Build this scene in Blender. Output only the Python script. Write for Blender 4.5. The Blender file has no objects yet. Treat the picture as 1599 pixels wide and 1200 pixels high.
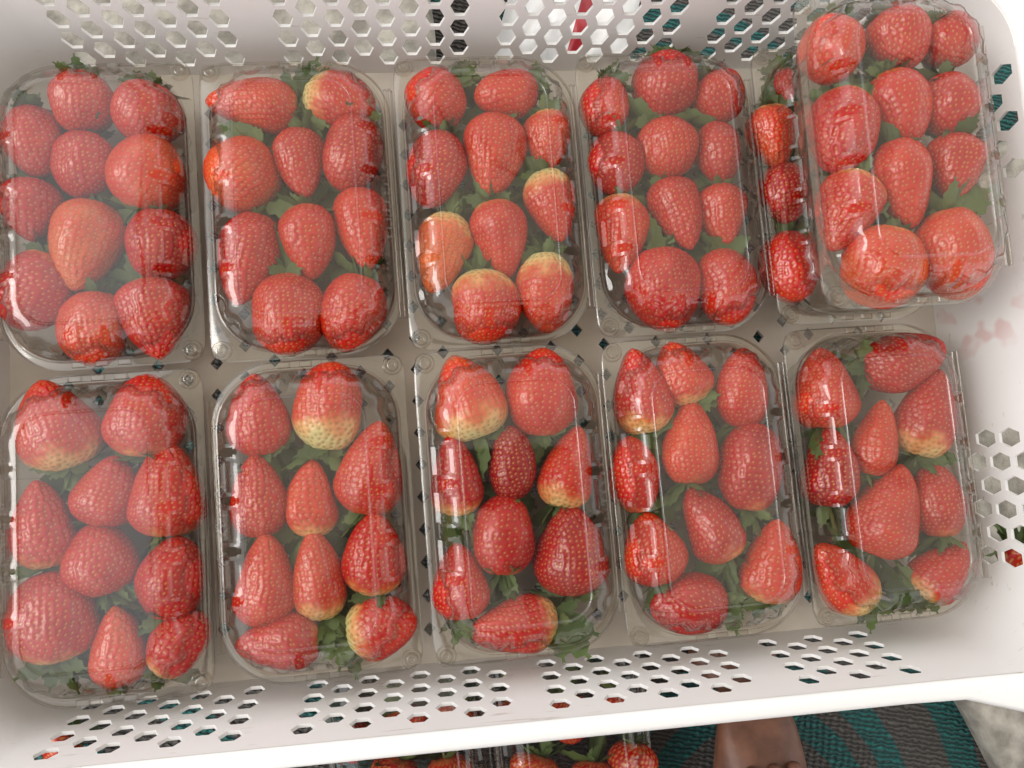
import bpy, bmesh, math, random
import numpy as np
from mathutils import Matrix, Vector, Euler, noise
from mathutils.geometry import tessellate_polygon

C = bpy.context.scene.collection
scene = bpy.context.scene
R = math.radians

# ------------------------------------------------------------------ camera, sky, sun, exposure
cam = bpy.data.cameras.new('camera')
cam.sensor_width = 36.0
cam.lens = 27.02
cam.clip_start = 0.01
cam.clip_end = 100
co = bpy.data.objects.new('camera', cam)
C.objects.link(co)
M3 = Matrix(((0.991892, 0.070795, -0.105537), (-0.080905, 0.992202, -0.094814), (0.098001, 0.102583, 0.989885)))
co.matrix_world = Matrix.Translation((-0.00295, -0.05225, 0.46205)) @ M3.to_4x4()
scene.camera = co

SUN_EL, SUN_AZ = R(43), R(-84)          # azimuth from +Y towards +X
w = bpy.data.worlds.new('World')
scene.world = w
w.use_nodes = True
wn, wl = w.node_tree.nodes, w.node_tree.links
sky = wn.new('ShaderNodeTexSky')
sky.sky_type = 'NISHITA'
sky.sun_disc = False
sky.sun_elevation = SUN_EL
sky.sun_rotation = SUN_AZ
sky.air_density = 1.0
sky.dust_density = 6.0
hs = wn.new('ShaderNodeHueSaturation')
hs.inputs['Saturation'].default_value = 0.22
wl.new(sky.outputs[0], hs.inputs['Color'])
ov = wn.new('ShaderNodeMix')           # overcast: the same sky evened out by a white cloud layer
ov.data_type = 'RGBA'
ov.inputs[0].default_value = 0.75
ov.inputs[7].default_value = (9.1, 9.1, 9.1, 1)
wl.new(hs.outputs[0], ov.inputs[6])
wl.new(ov.outputs[2], wn['Background'].inputs['Color'])
wn['Background'].inputs['Strength'].default_value = 0.15
sd = bpy.data.lights.new('sun', 'SUN')
sd.energy = 0.6
sd.angle = R(24)
sd.color = (1.0, 0.97, 0.93)
so = bpy.data.objects.new('sun', sd)
C.objects.link(so)
sv = Vector((math.sin(SUN_AZ) * math.cos(SUN_EL), math.cos(SUN_AZ) * math.cos(SUN_EL), math.sin(SUN_EL)))
so.rotation_euler = sv.to_track_quat('Z', 'Y').to_euler()
scene.view_settings.view_transform = 'Standard'
scene.view_settings.look = 'None'
scene.view_settings.exposure = 0.50
scene.view_settings.gamma = 1
cy = scene.cycles
cy.max_bounces = 12
cy.transparent_max_bounces = 40
cy.sample_clamp_indirect = 6
cy.use_denoising = True
cy.caustics_reflective = False
cy.caustics_refractive = False


# ------------------------------------------------------------------ helpers
def tag(o, label=None, cat=None, group=None, kind=None):
    for k, v in (('label', label), ('category', cat), ('group', group), ('kind', kind)):
        if v:
            o[k] = v
    return o


def link(name, me, parent=None, m=None):
    o = bpy.data.objects.new(name, me)
    C.objects.link(o)
    if parent:
        o.parent = parent
    if m is not None and not me.materials:
        me.materials.append(m)
    return o


def mesh(name, verts, faces, m=None, smooth=True, sharp=None):
    me = bpy.data.meshes.new(name)
    me.from_pydata([tuple(v) for v in verts], [], faces)
    if smooth:
        me.polygons.foreach_set('use_smooth', [True] * len(me.polygons))
        if sharp:
            me.set_sharp_from_angle(angle=R(sharp))
    if m:
        me.materials.append(m)
    me.update()
    return me


def empty(name, loc=(0, 0, 0), rot=(0, 0, 0)):
    o = bpy.data.objects.new(name, None)
    C.objects.link(o)
    o.location = loc
    o.rotation_euler = rot
    o.empty_display_size = 0.02
    return o


def mat(name):
    m = bpy.data.materials.new(name)
    m.use_nodes = True
    nt = m.node_tree
    return m, nt.nodes, nt.links, nt.nodes['Principled BSDF']


def N(nodes, t, **kw):
    n = nodes.new(t)
    for k, v in kw.items():
        if k.startswith('i_'):
            n.inputs[k[2:]].default_value = v
        else:
            setattr(n, k, v)
    return n


def math_n(nodes, links, op, a, b=None, clamp=False):
    n = nodes.new('ShaderNodeMath')
    n.operation = op
    n.use_clamp = clamp
    for i, v in enumerate((a, b)):
        if v is None:
            continue
        if isinstance(v, (int, float)):
            n.inputs[i].default_value = v
        else:
            links.new(v, n.inputs[i])
    return n.outputs[0]


def mix_n(nodes, links, f, a, b):
    n = nodes.new('ShaderNodeMix')
    n.data_type = 'RGBA'
    if isinstance(f, (int, float)):
        n.inputs[0].default_value = f
    else:
        links.new(f, n.inputs[0])
    for k, v in ((6, a), (7, b)):
        if isinstance(v, tuple):
            n.inputs[k].default_value = v + (1,) if len(v) == 3 else v
        else:
            links.new(v, n.inputs[k])
    return n.outputs[2]


def ramp_n(nodes, links, src, stops):
    n = nodes.new('ShaderNodeValToRGB')
    e = n.color_ramp.elements
    while len(e) < len(stops):
        e.new(0.5)
    for el, (p, c) in zip(e, stops):
        el.position = p
        el.color = c + (1,) if len(c) == 3 else c
    links.new(src, n.inputs[0])
    return n.outputs[0]


def bump_n(nodes, links, bsdf, h, strength, dist):
    b = nodes.new('ShaderNodeBump')
    b.inputs['Strength'].default_value = strength
    b.inputs['Distance'].default_value = dist
    links.new(h, b.inputs['Height'])
    links.new(b.outputs[0], bsdf.inputs['Normal'])


# ------------------------------------------------------------------ materials
def clear_plastic(name, haze, rough):
    m, n, l, b = mat(name)
    n.remove(b)
    out = n['Material Output']
    lw = N(n, 'ShaderNodeLayerWeight', i_Blend=0.5)
    p5 = math_n(n, l, 'POWER', lw.outputs['Facing'], 3.3)
    fr = math_n(n, l, 'MULTIPLY_ADD', p5, 0.85)
    fr.node.inputs[2].default_value = 0.066
    tc = N(n, 'ShaderNodeTexCoord')
    nz = N(n, 'ShaderNodeTexNoise', i_Scale=22.0, i_Detail=1.0)
    oi = N(n, 'ShaderNodeObjectInfo')
    va = N(n, 'ShaderNodeVectorMath', operation='ADD')
    l.new(tc.outputs['Object'], va.inputs[0])
    l.new(oi.outputs['Location'], va.inputs[1])
    l.new(va.outputs[0], nz.inputs['Vector'])
    bp = N(n, 'ShaderNodeBump', i_Strength=0.25, i_Distance=0.004)
    l.new(nz.outputs['Fac'], bp.inputs['Height'])
    gl = N(n, 'ShaderNodeBsdfGlossy', i_Roughness=rough)
    l.new(bp.outputs[0], gl.inputs['Normal'])
    p3 = math_n(n, l, 'POWER', lw.outputs['Facing'], 1.6)
    tr = N(n, 'ShaderNodeBsdfTransparent')
    l.new(mix_n(n, l, p3, (0.945, 0.932, 0.90), (0.70, 0.68, 0.64)), tr.inputs['Color'])
    df = N(n, 'ShaderNodeBsdfTranslucent', i_Color=(0.85, 0.84, 0.80, 1))
    dd = N(n, 'ShaderNodeBsdfDiffuse', i_Color=(0.85, 0.84, 0.80, 1))
    md = N(n, 'ShaderNodeMixShader')
    l.new(df.outputs[0], md.inputs[1])
    l.new(dd.outputs[0], md.inputs[2])
    m1 = N(n, 'ShaderNodeMixShader', i_Fac=haze)
    l.new(tr.outputs[0], m1.inputs[1])
    l.new(md.outputs[0], m1.inputs[2])
    m2 = N(n, 'ShaderNodeMixShader')
    l.new(fr, m2.inputs[0])
    l.new(m1.outputs[0], m2.inputs[1])
    l.new(gl.outputs[0], m2.inputs[2])
    l.new(m2.outputs[0], out.inputs['Surface'])
    return m


CLEAR = clear_plastic('clear_plastic', 0.014, 0.045)
CLEAR_BASE = clear_plastic('clear_plastic_tray', 0.03, 0.07)


def berry_mat():
    m, n, l, b = mat('strawberry_skin')
    a_t = N(n, 'ShaderNodeAttribute', attribute_name='along').outputs['Fac']
    a_s = N(n, 'ShaderNodeAttribute', attribute_name='seed').outputs['Fac']
    a_d = N(n, 'ShaderNodeAttribute', attribute_name='dimple').outputs['Fac']
    o_p = N(n, 'ShaderNodeAttribute', attribute_name='pale', attribute_type='OBJECT').outputs['Fac']
    o_h = N(n, 'ShaderNodeAttribute', attribute_name='ripeness', attribute_type='OBJECT').outputs['Fac']
    tc = N(n, 'ShaderNodeTexCoord')
    nz = N(n, 'ShaderNodeTexNoise', i_Scale=70.0, i_Detail=3.0)
    l.new(tc.outputs['Object'], nz.inputs['Vector'])
    nb = N(n, 'ShaderNodeTexNoise', i_Scale=420.0, i_Detail=3.0)
    l.new(tc.outputs['Object'], nb.inputs['Vector'])
    h2 = math_n(n, l, 'MULTIPLY_ADD', nz.outputs['Fac'], 0.7)
    l.new(o_h, h2.node.inputs[2])
    h3 = math_n(n, l, 'SUBTRACT', h2, 0.35, True)
    red = ramp_n(n, l, h3, [(0.0, (0.27, 0.0020, 0.006)), (0.4, (0.46, 0.008, 0.007)), (0.7, (0.57, 0.040, 0.010)), (1.0, (0.60, 0.125, 0.028))])
    # pale shoulder: along < pale * .75 with a ragged edge
    edge = math_n(n, l, 'MULTIPLY_ADD', nz.outputs['Fac'], 0.5)
    l.new(a_t, edge.node.inputs[2])
    lim = math_n(n, l, 'MULTIPLY', o_p, 0.78)
    df = math_n(n, l, 'SUBTRACT', lim, math_n(n, l, 'SUBTRACT', edge, 0.27))
    pal = math_n(n, l, 'MULTIPLY', df, 2.8, True)
    pc = ramp_n(n, l, pal, [(0.0, (0.56, 0.04, 0.015)), (0.3, (0.64, 0.15, 0.05)), (0.65, (0.68, 0.38, 0.15)), (1.0, (0.60, 0.54, 0.24))])
    pal2 = math_n(n, l, 'MULTIPLY', pal, 2.2, True)
    c = mix_n(n, l, pal2, red, pc)
    # darker pits, straw seeds
    pit = mix_n(n, l, pal2, (0.20, 0.004, 0.006), (0.36, 0.22, 0.05))
    c = mix_n(n, l, math_n(n, l, 'MULTIPLY', a_d, 0.6, True), c, pit)
    seedc = mix_n(n, l, pal2, (0.72, 0.34, 0.09), (0.20, 0.13, 0.03))
    c = mix_n(n, l, math_n(n, l, 'MULTIPLY', a_s, 0.72, True), c, seedc)
    l.new(c, b.inputs['Base Color'])
    b.inputs['Roughness'].default_value = 0.22
    b.inputs['Specular IOR Level'].default_value = 0.55
    b.inputs['Subsurface Weight'].default_value = 0.06
    b.inputs['Subsurface Radius'].default_value = (1.0, 0.25, 0.12)
    b.inputs['Subsurface Scale'].default_value = 0.003
    bump_n(n, l, b, nb.outputs['Fac'], 0.25, 0.0006)
    return m


BERRY = berry_mat()


def leaf_mat(name, c1, c2):
    m, n, l, b = mat(name)
    tc = N(n, 'ShaderNodeTexCoord')
    nz = N(n, 'ShaderNodeTexNoise', i_Scale=180.0, i_Detail=4.0)
    l.new(tc.outputs['Object'], nz.inputs['Vector'])
    oi = N(n, 'ShaderNodeObjectInfo')
    f = math_n(n, l, 'MULTIPLY_ADD', nz.outputs['Fac'], 0.6)
    l.new(math_n(n, l, 'MULTIPLY', oi.outputs['Random'], 0.55), f.node.inputs[2])
    l.new(ramp_n(n, l, math_n(n, l, 'SUBTRACT', f, 0.1, True), [(0, c1), (1, c2)]), b.inputs['Base Color'])
    b.inputs['Roughness'].default_value = 0.5
    wv = N(n, 'ShaderNodeTexWave', i_Scale=160.0, i_Distortion=2.0)
    l.new(tc.outputs['Object'], wv.inputs['Vector'])
    bump_n(n, l, b, wv.outputs['Fac'], 0.3, 0.0005)
    return m


SEPAL = leaf_mat('sepal_green', (0.030, 0.064, 0.013), (0.125, 0.18, 0.045))
STEM = leaf_mat('stem_green', (0.08, 0.10, 0.03), (0.20, 0.22, 0.08))


def crate_mat():
    m, n, l, b = mat('white_crate_plastic')
    tc = N(n, 'ShaderNodeTexCoord')
    nz = N(n, 'ShaderNodeTexNoise', i_Scale=9.0, i_Detail=4.0)
    l.new(tc.outputs['Object'], nz.inputs['Vector'])
    base = ramp_n(n, l, nz.outputs['Fac'], [(0.3, (0.80, 0.795, 0.785)), (0.7, (0.86, 0.855, 0.845))])
    # thin grey scuffs
    ns = N(n, 'ShaderNodeTexNoise', i_Scale=120.0, i_Detail=5.0)
    mp = N(n, 'ShaderNodeMapping')
    mp.inputs['Scale'].default_value = (0.35, 1.0, 2.5)
    l.new(tc.outputs['Object'], mp.inputs['Vector'])
    l.new(mp.outputs[0], ns.inputs['Vector'])
    sc = ramp_n(n, l, ns.outputs['Fac'], [(0.66, (0, 0, 0)), (0.74, (1, 1, 1))])
    c = mix_n(n, l, math_n(n, l, 'MULTIPLY', sc, 0.5), base, (0.45, 0.40, 0.33))
    # pink juice stain on the plain part of the end wall
    vm = N(n, 'ShaderNodeVectorMath', operation='DISTANCE')
    l.new(tc.outputs['Object'], vm.inputs[0])
    vm.inputs[1].default_value = (0.288, 0.008, 0.035)
    g = math_n(n, l, 'SUBTRACT', 1.0, math_n(n, l, 'DIVIDE', vm.outputs['Value'], 0.036), True)
    n3 = N(n, 'ShaderNodeTexNoise', i_Scale=75.0, i_Detail=1.0)
    l.new(tc.outputs['Object'], n3.inputs['Vector'])
    st = ramp_n(n, l, n3.outputs['Fac'], [(0.50, (0, 0, 0)), (0.62, (1, 1, 1))])
    f = math_n(n, l, 'MULTIPLY', math_n(n, l, 'MULTIPLY', g, 2.0, True), st)
    c = mix_n(n, l, math_n(n, l, 'MULTIPLY', f, 0.55), c, (0.68, 0.40, 0.38))
    l.new(c, b.inputs['Base Color'])
    b.inputs['Roughness'].default_value = 0.42
    bump_n(n, l, b, nz.outputs['Fac'], 0.1, 0.002)
    return m


CRATE = crate_mat()



def simple_mat(name, c1, c2, scale, rough=0.8, bump=0.4, bdist=0.004, detail=6.0, lo=0.35, hi=0.65):
    m, n, l, b = mat(name)
    tc = N(n, 'ShaderNodeTexCoord')
    nz = N(n, 'ShaderNodeTexNoise', i_Scale=scale, i_Detail=detail)
    l.new(tc.outputs['Object'], nz.inputs['Vector'])
    l.new(ramp_n(n, l, nz.outputs['Fac'], [(lo, c1), (hi, c2)]), b.inputs['Base Color'])
    b.inputs['Roughness'].default_value = rough
    bump_n(n, l, b, nz.outputs['Fac'], bump, bdist)
    return m


CONCRETE = simple_mat('rough_concrete', (0.20, 0.185, 0.16), (0.42, 0.40, 0.35), 60.0, 0.9, 0.9, 0.006, 8.0)
CRATE_FLOOR = simple_mat('shaded_crate_plastic', (0.47, 0.43, 0.37), (0.60, 0.56, 0.50), 22.0, 0.5, 0.1, 0.001)  # white crate plastic with the shade around the punnets put into its colour
GROUND = simple_mat('bare_ground', (0.12, 0.10, 0.08), (0.24, 0.21, 0.17), 30.0)
SKIN = simple_mat('brown_skin', (0.095, 0.038, 0.023), (0.175, 0.075, 0.044), 55.0, 0.5, 0.7, 0.002, 10.0)
NAIL = simple_mat('toenail', (0.40, 0.24, 0.17), (0.46, 0.28, 0.20), 60.0, 0.3, 0.0)
CLOTH = simple_mat('dark_cloth', (0.025, 0.028, 0.04), (0.05, 0.055, 0.075), 300.0, 0.9, 0.5, 0.001)
WHITEBAG = simple_mat('white_film', (0.70, 0.71, 0.73), (0.80, 0.80, 0.80), 30.0, 0.3, 0.3, 0.004)
REDPRINT = simple_mat('red_film', (0.30, 0.01, 0.02), (0.38, 0.02, 0.03), 60.0, 0.4, 0.1)


def mat_mat():
    m, n, l, b = mat('woven_mat')
    tc = N(n, 'ShaderNodeTexCoord')
    # weave: diagonal twisted yarns
    mp = N(n, 'ShaderNodeMapping')
    mp.inputs['Rotation'].default_value = (0, 0, R(14))
    l.new(tc.outputs['Object'], mp.inputs['Vector'])
    nz = N(n, 'ShaderNodeTexNoise', i_Scale=60.0, i_Detail=3.0)
    l.new(tc.outputs['Object'], nz.inputs['Vector'])
    wv = N(n, 'ShaderNodeTexWave', wave_type='BANDS', bands_direction='Y', i_Scale=95.0, i_Distortion=5.0, i_Detail=3.0)
    wv.inputs['Detail Scale'].default_value = 2.0
    l.new(mp.outputs[0], wv.inputs['Vector'])
    w2 = N(n, 'ShaderNodeTexWave', wave_type='BANDS', bands_direction='X', i_Scale=60.0, i_Distortion=3.0)
    l.new(mp.outputs[0], w2.inputs['Vector'])
    hgt = math_n(n, l, 'ADD', wv.outputs['Fac'], math_n(n, l, 'MULTIPLY', w2.outputs['Fac'], 0.5))
    yarn = ramp_n(n, l, wv.outputs['Fac'], [(0.0, (0.028, 0.025, 0.022)), (1.0, (0.098, 0.090, 0.082))])
    teal = ramp_n(n, l, wv.outputs['Fac'], [(0.0, (0.003, 0.036, 0.037)), (1.0, (0.006, 0.13, 0.12))])
    # medallions of two teal rings in a grid
    off = N(n, 'ShaderNodeVectorMath', operation='SUBTRACT')
    l.new(tc.outputs['Object'], off.inputs[0])
    off.inputs[1].default_value = MAT_CENTRE
    wr = N(n, 'ShaderNodeVectorMath', operation='WRAP')
    l.new(off.outputs[0], wr.inputs[0])
    wr.inputs[1].default_value = (0.25, 0.25, 1)
    wr.inputs[2].default_value = (-0.25, -0.25, -1)
    ml = N(n, 'ShaderNodeVectorMath', operation='MULTIPLY')
    l.new(wr.outputs[0], ml.inputs[0])
    ml.inputs[1].default_value = (1, 1, 0)
    ln = N(n, 'ShaderNodeVectorMath', operation='LENGTH')
    l.new(ml.outputs[0], ln.inputs[0])
    d = math_n(n, l, 'ADD', ln.outputs['Value'], math_n(n, l, 'MULTIPLY', math_n(n, l, 'SUBTRACT', nz.outputs['Fac'], 0.5), 0.006))
    r1 = math_n(n, l, 'LESS_THAN', math_n(n, l, 'ABSOLUTE', math_n(n, l, 'SUBTRACT', d, 0.078)), 0.0095)
    r2 = math_n(n, l, 'LESS_THAN', math_n(n, l, 'ABSOLUTE', math_n(n, l, 'SUBTRACT', d, 0.110)), 0.0095)
    r3 = math_n(n, l, 'LESS_THAN', math_n(n, l, 'ABSOLUTE', math_n(n, l, 'SUBTRACT', d, 0.165)), 0.011)
    r4 = math_n(n, l, 'LESS_THAN', math_n(n, l, 'ABSOLUTE', math_n(n, l, 'SUBTRACT', d, 0.232)), 0.012)
    r3 = math_n(n, l, 'ADD', r3, r4)
    f = math_n(n, l, 'ADD', math_n(n, l, 'ADD', r1, r2), r3, True)
    l.new(mix_n(n, l, f, yarn, teal), b.inputs['Base Color'])
    b.inputs['Roughness'].default_value = 0.75
    bump_n(n, l, b, hgt, 0.9, 0.003)
    return m


MAT_CENTRE = (0.205, -0.327, 0)
WOVEN = mat_mat()

# ------------------------------------------------------------------ the setting: ground, mat, blocks
GZ = -0.100
gm = mesh('ground', [(-4, -4, GZ), (4, -4, GZ), (4, 4, GZ), (-4, 4, GZ)], [(0, 1, 2, 3)], GROUND, False)
tag(link('ground', gm), kind='structure')


def slab(name, x0, x1, y0, y1, z0, z1, m, seg=24, amp=0.0, bev=0.004, seed=0):
    """box with a rounded upper edge and slightly uneven faces"""
    prof = [(0, z0), (0, z1 - bev), (bev * .3, z1 - bev * .3), (bev, z1)]
    n = seg
    per = [(-1 + 2 * i / n, -1) for i in range(n)] + [(1, -1 + 2 * i / n) for i in range(n)] + \
          [(1 - 2 * i / n, 1) for i in range(n)] + [(-1, 1 - 2 * i / n) for i in range(n)]
    V, F = [], []
    rnd = random.Random(seed)
    cx, cyy, hx, hy = (x0 + x1) / 2, (y0 + y1) / 2, (x1 - x0) / 2, (y1 - y0) / 2
    insets = prof + [(min(hx, hy) * k, z1) for k in (.15, .4, .7)]
    for ins, z in insets:
        for a, c in per:
            x, y = cx + a * (hx - ins), cyy + c * (hy - ins)
            q = noise.noise_vector(Vector((x * 30 + seed, y * 30, z * 30)))
            V.append((x + q.x * amp, y + q.y * amp, z + (q.z * amp * .6 if z > z0 else 0)))
    k = len(per)
    for r in range(len(insets) - 1):
        for i in range(k):
            j = (i + 1) % k
            F.append((r * k + i, r * k + j, (r + 1) * k + j, (r + 1) * k + i))
    F.append(tuple(range((len(insets) - 1) * k, len(insets) * k)))
    return mesh(name, V, F, m, True, 50)


wm = slab('woven_mat', -0.75, 0.80, -0.62, 0.70, GZ, -0.0955, WOVEN, 8, 0, 0.002)
tag(link('woven_mat', wm), 'dark grey woven mat with teal ring patterns spread under the crate', 'mat')
b1 = slab('concrete_block', -0.52, 0.016, 0.166, 0.46, -0.096, -0.008, CONCRETE, 40, 0.0025, 0.012, 3)
tag(link('concrete_block', b1), 'beige concrete block seen through the holes of the far crate wall', 'block')
b2 = slab('concrete_block', 0.0, 0.30, -0.30, 0.30, -0.021, 0.000, CONCRETE, 60, 0.0022, 0.008, 8)
b2o = link('concrete_block', b2)
b2o.location = (0.345, -0.205, -0.0750)
b2o.rotation_euler = (0, 0, R(22))
tag(b2o, 'pale rough concrete slab lying on the mat at the lower right corner', 'block')

# ------------------------------------------------------------------ the white crate
CX, CY = 0.041, 0.009
crate = empty('crate', (CX, CY, 0), (0, 0, R(-1.0)))
tag(crate, 'white perforated plastic crate with hexagon holes holding the strawberry punnets', 'crate')
X0, X1, Y0, Y1 = -0.240 - CX, 0.323 - CX, -0.1670 - CY, 0.190 - CY
RC, LEAN, HT, TH = 0.030, 0.012, 0.080, 0.0018


def perforated(U, V, groups, pu=0.0140, pv=0.0166, a=0.0058, b=0.0068, m0=0.008, rows=4, hexagon=True, topm=0.0):
    """flat panel U x V with staggered holes in the given u ranges: returns (2d verts, faces, hole loops)"""
    P, F, H = [], [], []
    idx = {}

    def vid(p):
        k = (round(p[0], 6), round(p[1], 6))
        if k not in idx:
            idx[k] = len(P)
            P.append(k)
        return idx[k]

    def rect(u0, u1, v0, v1):
        if u1 - u0 > 1e-5 and v1 - v0 > 1e-5:
            F.append([vid(q) for q in ((u0, v0), (u1, v0), (u1, v1), (u0, v1))])

    cur = 0.0
    for g0, g1 in groups:
        n = int((g1 - g0) / pu + 1e-6)
        st = (g0 + g1 - n * pu) / 2
        rect(cur, st, 0, V)
        for c in range(n):
            u0, u1 = st + c * pu, st + (c + 1) * pu
            um = (u0 + u1) / 2
            lo = m0 + (pv / 2 if c % 2 else 0)
            k = 0
            while k < rows and lo + (k + 1) * pv < V - topm:
                k += 1
            rect(u0, u1, 0, lo)
            for r in range(k):
                v0, v1 = lo + r * pv, lo + (r + 1) * pv
                vm = (v0 + v1) / 2
                if hexagon:
                    hole = [(um - a, vm), (um - a * .48, vm - b), (um + a * .48, vm - b), (um + a, vm), (um + a * .48, vm + b), (um - a * .48, vm + b)]
                    out = [(u0, vm), (u0, v0), (u1, v0), (u1, vm), (u1, v1), (u0, v1)]
                else:
                    hole = [(um - a, vm), (um, vm - b), (um + a, vm), (um, vm + b)]
                    out = [(u0, vm), (um, v0), (u1, vm), (um, v1)]
                hi = [vid(q) for q in hole]
                if hexagon:
                    oi = [vid(q) for q in out]
                    for i in range(6):
                        j = (i + 1) % 6
                        F.append([oi[i], oi[j], hi[j], hi[i]])
                else:
                    cor = [(u0, v0), (u1, v0), (u1, v1), (u0, v1)]
                    oi = [vid(q) for q in out]
                    ci = [vid(q) for q in cor]
                    for i in range(4):
                        j = (i + 1) % 4
                        F.append([oi[i], ci[i], oi[j], hi[j], hi[i]])
                H.append(hi)
            rect(u0, u1, lo + k * pv, V)
        cur = st + n * pu
    rect(cur, U, 0, V)
    return P, F, H


def panel3d(name, pat, fn, th, parent, m):
    P, F, H = pat
    n = len(P)
    V = [fn(u, v, 0) for u, v in P] + [fn(u, v, th) for u, v in P]
    FF = [tuple(f) for f in F] + [tuple(i + n for i in reversed(f)) for f in F]
    for h in H:
        k = len(h)
        for i in range(k):
            j = (i + 1) % k
            FF.append((h[i], h[j], h[j] + n, h[i] + n))
    me = mesh(name, V, FF, m, False)
    return link(name, me, parent)


SL = math.hypot(HT, LEAN)


def wall_fn(p0, du, out):
    def fn(u, v, t):
        k = v / SL
        q = Vector(p0) + Vector(du) * u + Vector(out) * (k * LEAN + t)
        return (q.x, q.y, k * HT)
    return fn


LX, LY = X1 - X0 - 2 * RC, Y1 - Y0 - 2 * RC


def xg(*xs):
    """hole groups between solid bands at crate-world x positions"""
    e = [x - CX - X0 - RC for x in xs]
    out, prev = [], 0.006
    for b in e:
        out.append((prev, b - 0.007))
        prev = b + 0.007
    out.append((prev, LX - 0.004))
    return out


panel3d('wall_panel', perforated(LX, SL, xg(-0.087, 0.039, 0.165)), wall_fn((X0 + RC, Y1, 0), (1, 0, 0), (0, 1, 0)), TH, crate, CRATE)
near = xg(-0.087, 0.039, 0.167)
near[-1] = (near[-1][0], 0.252 - CX - X0 - RC)
panel3d('wall_panel', perforated(LX, SL, near, b=0.0050, a=0.0060), wall_fn((X0 + RC, Y0, 0), (1, 0, 0), (0, -1, 0)), TH, crate, CRATE)
yg = [(-0.150 - CY - Y0 - RC + 0.008, -0.046 - CY - Y0 - RC), (0.084 - CY - Y0 - RC, LY - 0.002)]
panel3d('wall_panel', perforated(LY, SL, yg, m0=0.0125), wall_fn((X1, Y0 + RC, 0), (0, 1, 0), (1, 0, 0)), TH, crate, CRATE)
panel3d('wall_panel', perforated(LY, SL, yg), wall_fn((X0, Y0 + RC, 0), (0, 1, 0), (-1, 0, 0)), TH, crate, CRATE)
for sx, sy in ((1, 1), (-1, 1), (-1, -1), (1, -1)):
    cx = X1 - RC if sx > 0 else X0 + RC
    cyy = Y1 - RC if sy > 0 else Y0 + RC
    V, F = [], []
    n = 12
    for r, z in ((RC, 0), (RC + LEAN, HT), (RC + LEAN + TH, HT), (RC + TH, 0)):
        for i in range(n + 1):
            t = math.pi / 2 * i / n
            V.append((cx + sx * r * math.cos(t), cyy + sy * r * math.sin(t), z))
    for q in range(3):
        for i in range(n):
            F.append((q * (n + 1) + i, q * (n + 1) + i + 1, (q + 1) * (n + 1) + i + 1, (q + 1) * (n + 1) + i))
    link('corner_panel', mesh('corner_panel', V, F, CRATE, True, 40), crate)


def rrect(hx0, hx1, hy0, hy1, r, n=12, step=0.03):
    """rounded rectangle as (core point, outward normal) pairs, counter-clockwise"""
    pts = []
    cs = [(hx1 - r, hy1 - r, 0), (hx0 + r, hy1 - r, 90), (hx0 + r, hy0 + r, 180), (hx1 - r, hy0 + r, 270)]
    for q in range(4):
        cx, cyy, a0 = cs[q]
        for i in range(n + 1):
            t = R(a0 + 90 * i / n)
            pts.append(((cx + r * math.cos(t), cyy + r * math.sin(t)), (math.cos(t), math.sin(t))))
        nx, ny, _ = cs[(q + 1) % 4]
        t = R(a0 + 90)
        L = math.hypot(nx - cx, ny - cyy)
        k = int(L / step)
        for i in range(1, k):
            f = i / k
            pts.append(((cx + (nx - cx) * f + r * math.cos(t), cyy + (ny - cyy) * f + r * math.sin(t)), (math.cos(t), math.sin(t))))
    return pts


ring = rrect(X0 - LEAN, X1 + LEAN, Y0 - LEAN, Y1 + LEAN, RC + LEAN)
prof = [(0.0002, HT - 0.001), (0.0006, HT + 0.0012), (0.0022, HT + 0.0022), (0.0075, HT + 0.0022), (0.0095, HT + 0.0012), (0.0108, HT - 0.002),
        (0.0112, HT - 0.006), (0.0112, HT - 0.022), (0.0092, HT - 0.022), (0.0090, HT - 0.003), (0.0030, HT - 0.0015)]
V, F = [], []
for (p, nn) in ring:
    ex = max(0.0, min(1.0, (abs(p[0] - (X0 + X1) / 2) - 0.215) / 0.03))
    ex = ex * ex * (3 - 2 * ex) * 0.010
    for o, z in prof:
        oo = o + (ex if o > 0.005 else 0)
        V.append((p[0] + nn[0] * oo, p[1] + nn[1] * oo, z))
k, n = len(prof), len(ring)
for i in range(n):
    j = (i + 1) % n
    for q in range(k):
        F.append((i * k + q, j * k + q, j * k + (q + 1) % k, i * k + (q + 1) % k))
link('rim', mesh('rim', V, F, CRATE, True, 50), crate)
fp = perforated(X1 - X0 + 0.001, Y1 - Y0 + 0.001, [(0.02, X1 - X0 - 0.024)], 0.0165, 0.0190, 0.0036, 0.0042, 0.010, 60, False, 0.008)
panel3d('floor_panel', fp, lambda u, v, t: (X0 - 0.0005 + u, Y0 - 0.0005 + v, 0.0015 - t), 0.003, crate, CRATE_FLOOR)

# ------------------------------------------------------------------ the clear punnets
SXC, SYC = 0.0170, 0.0490                 # half sizes of the core rectangle all rings are offset from
SLOT_L, SLOT_S = (-0.0372, -0.0126, 0.0126, 0.0372), (-0.0085, 0.0085)
PAD_L, PAD_S = (-0.0248, 0.0, 0.0248), (0.0,)


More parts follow.
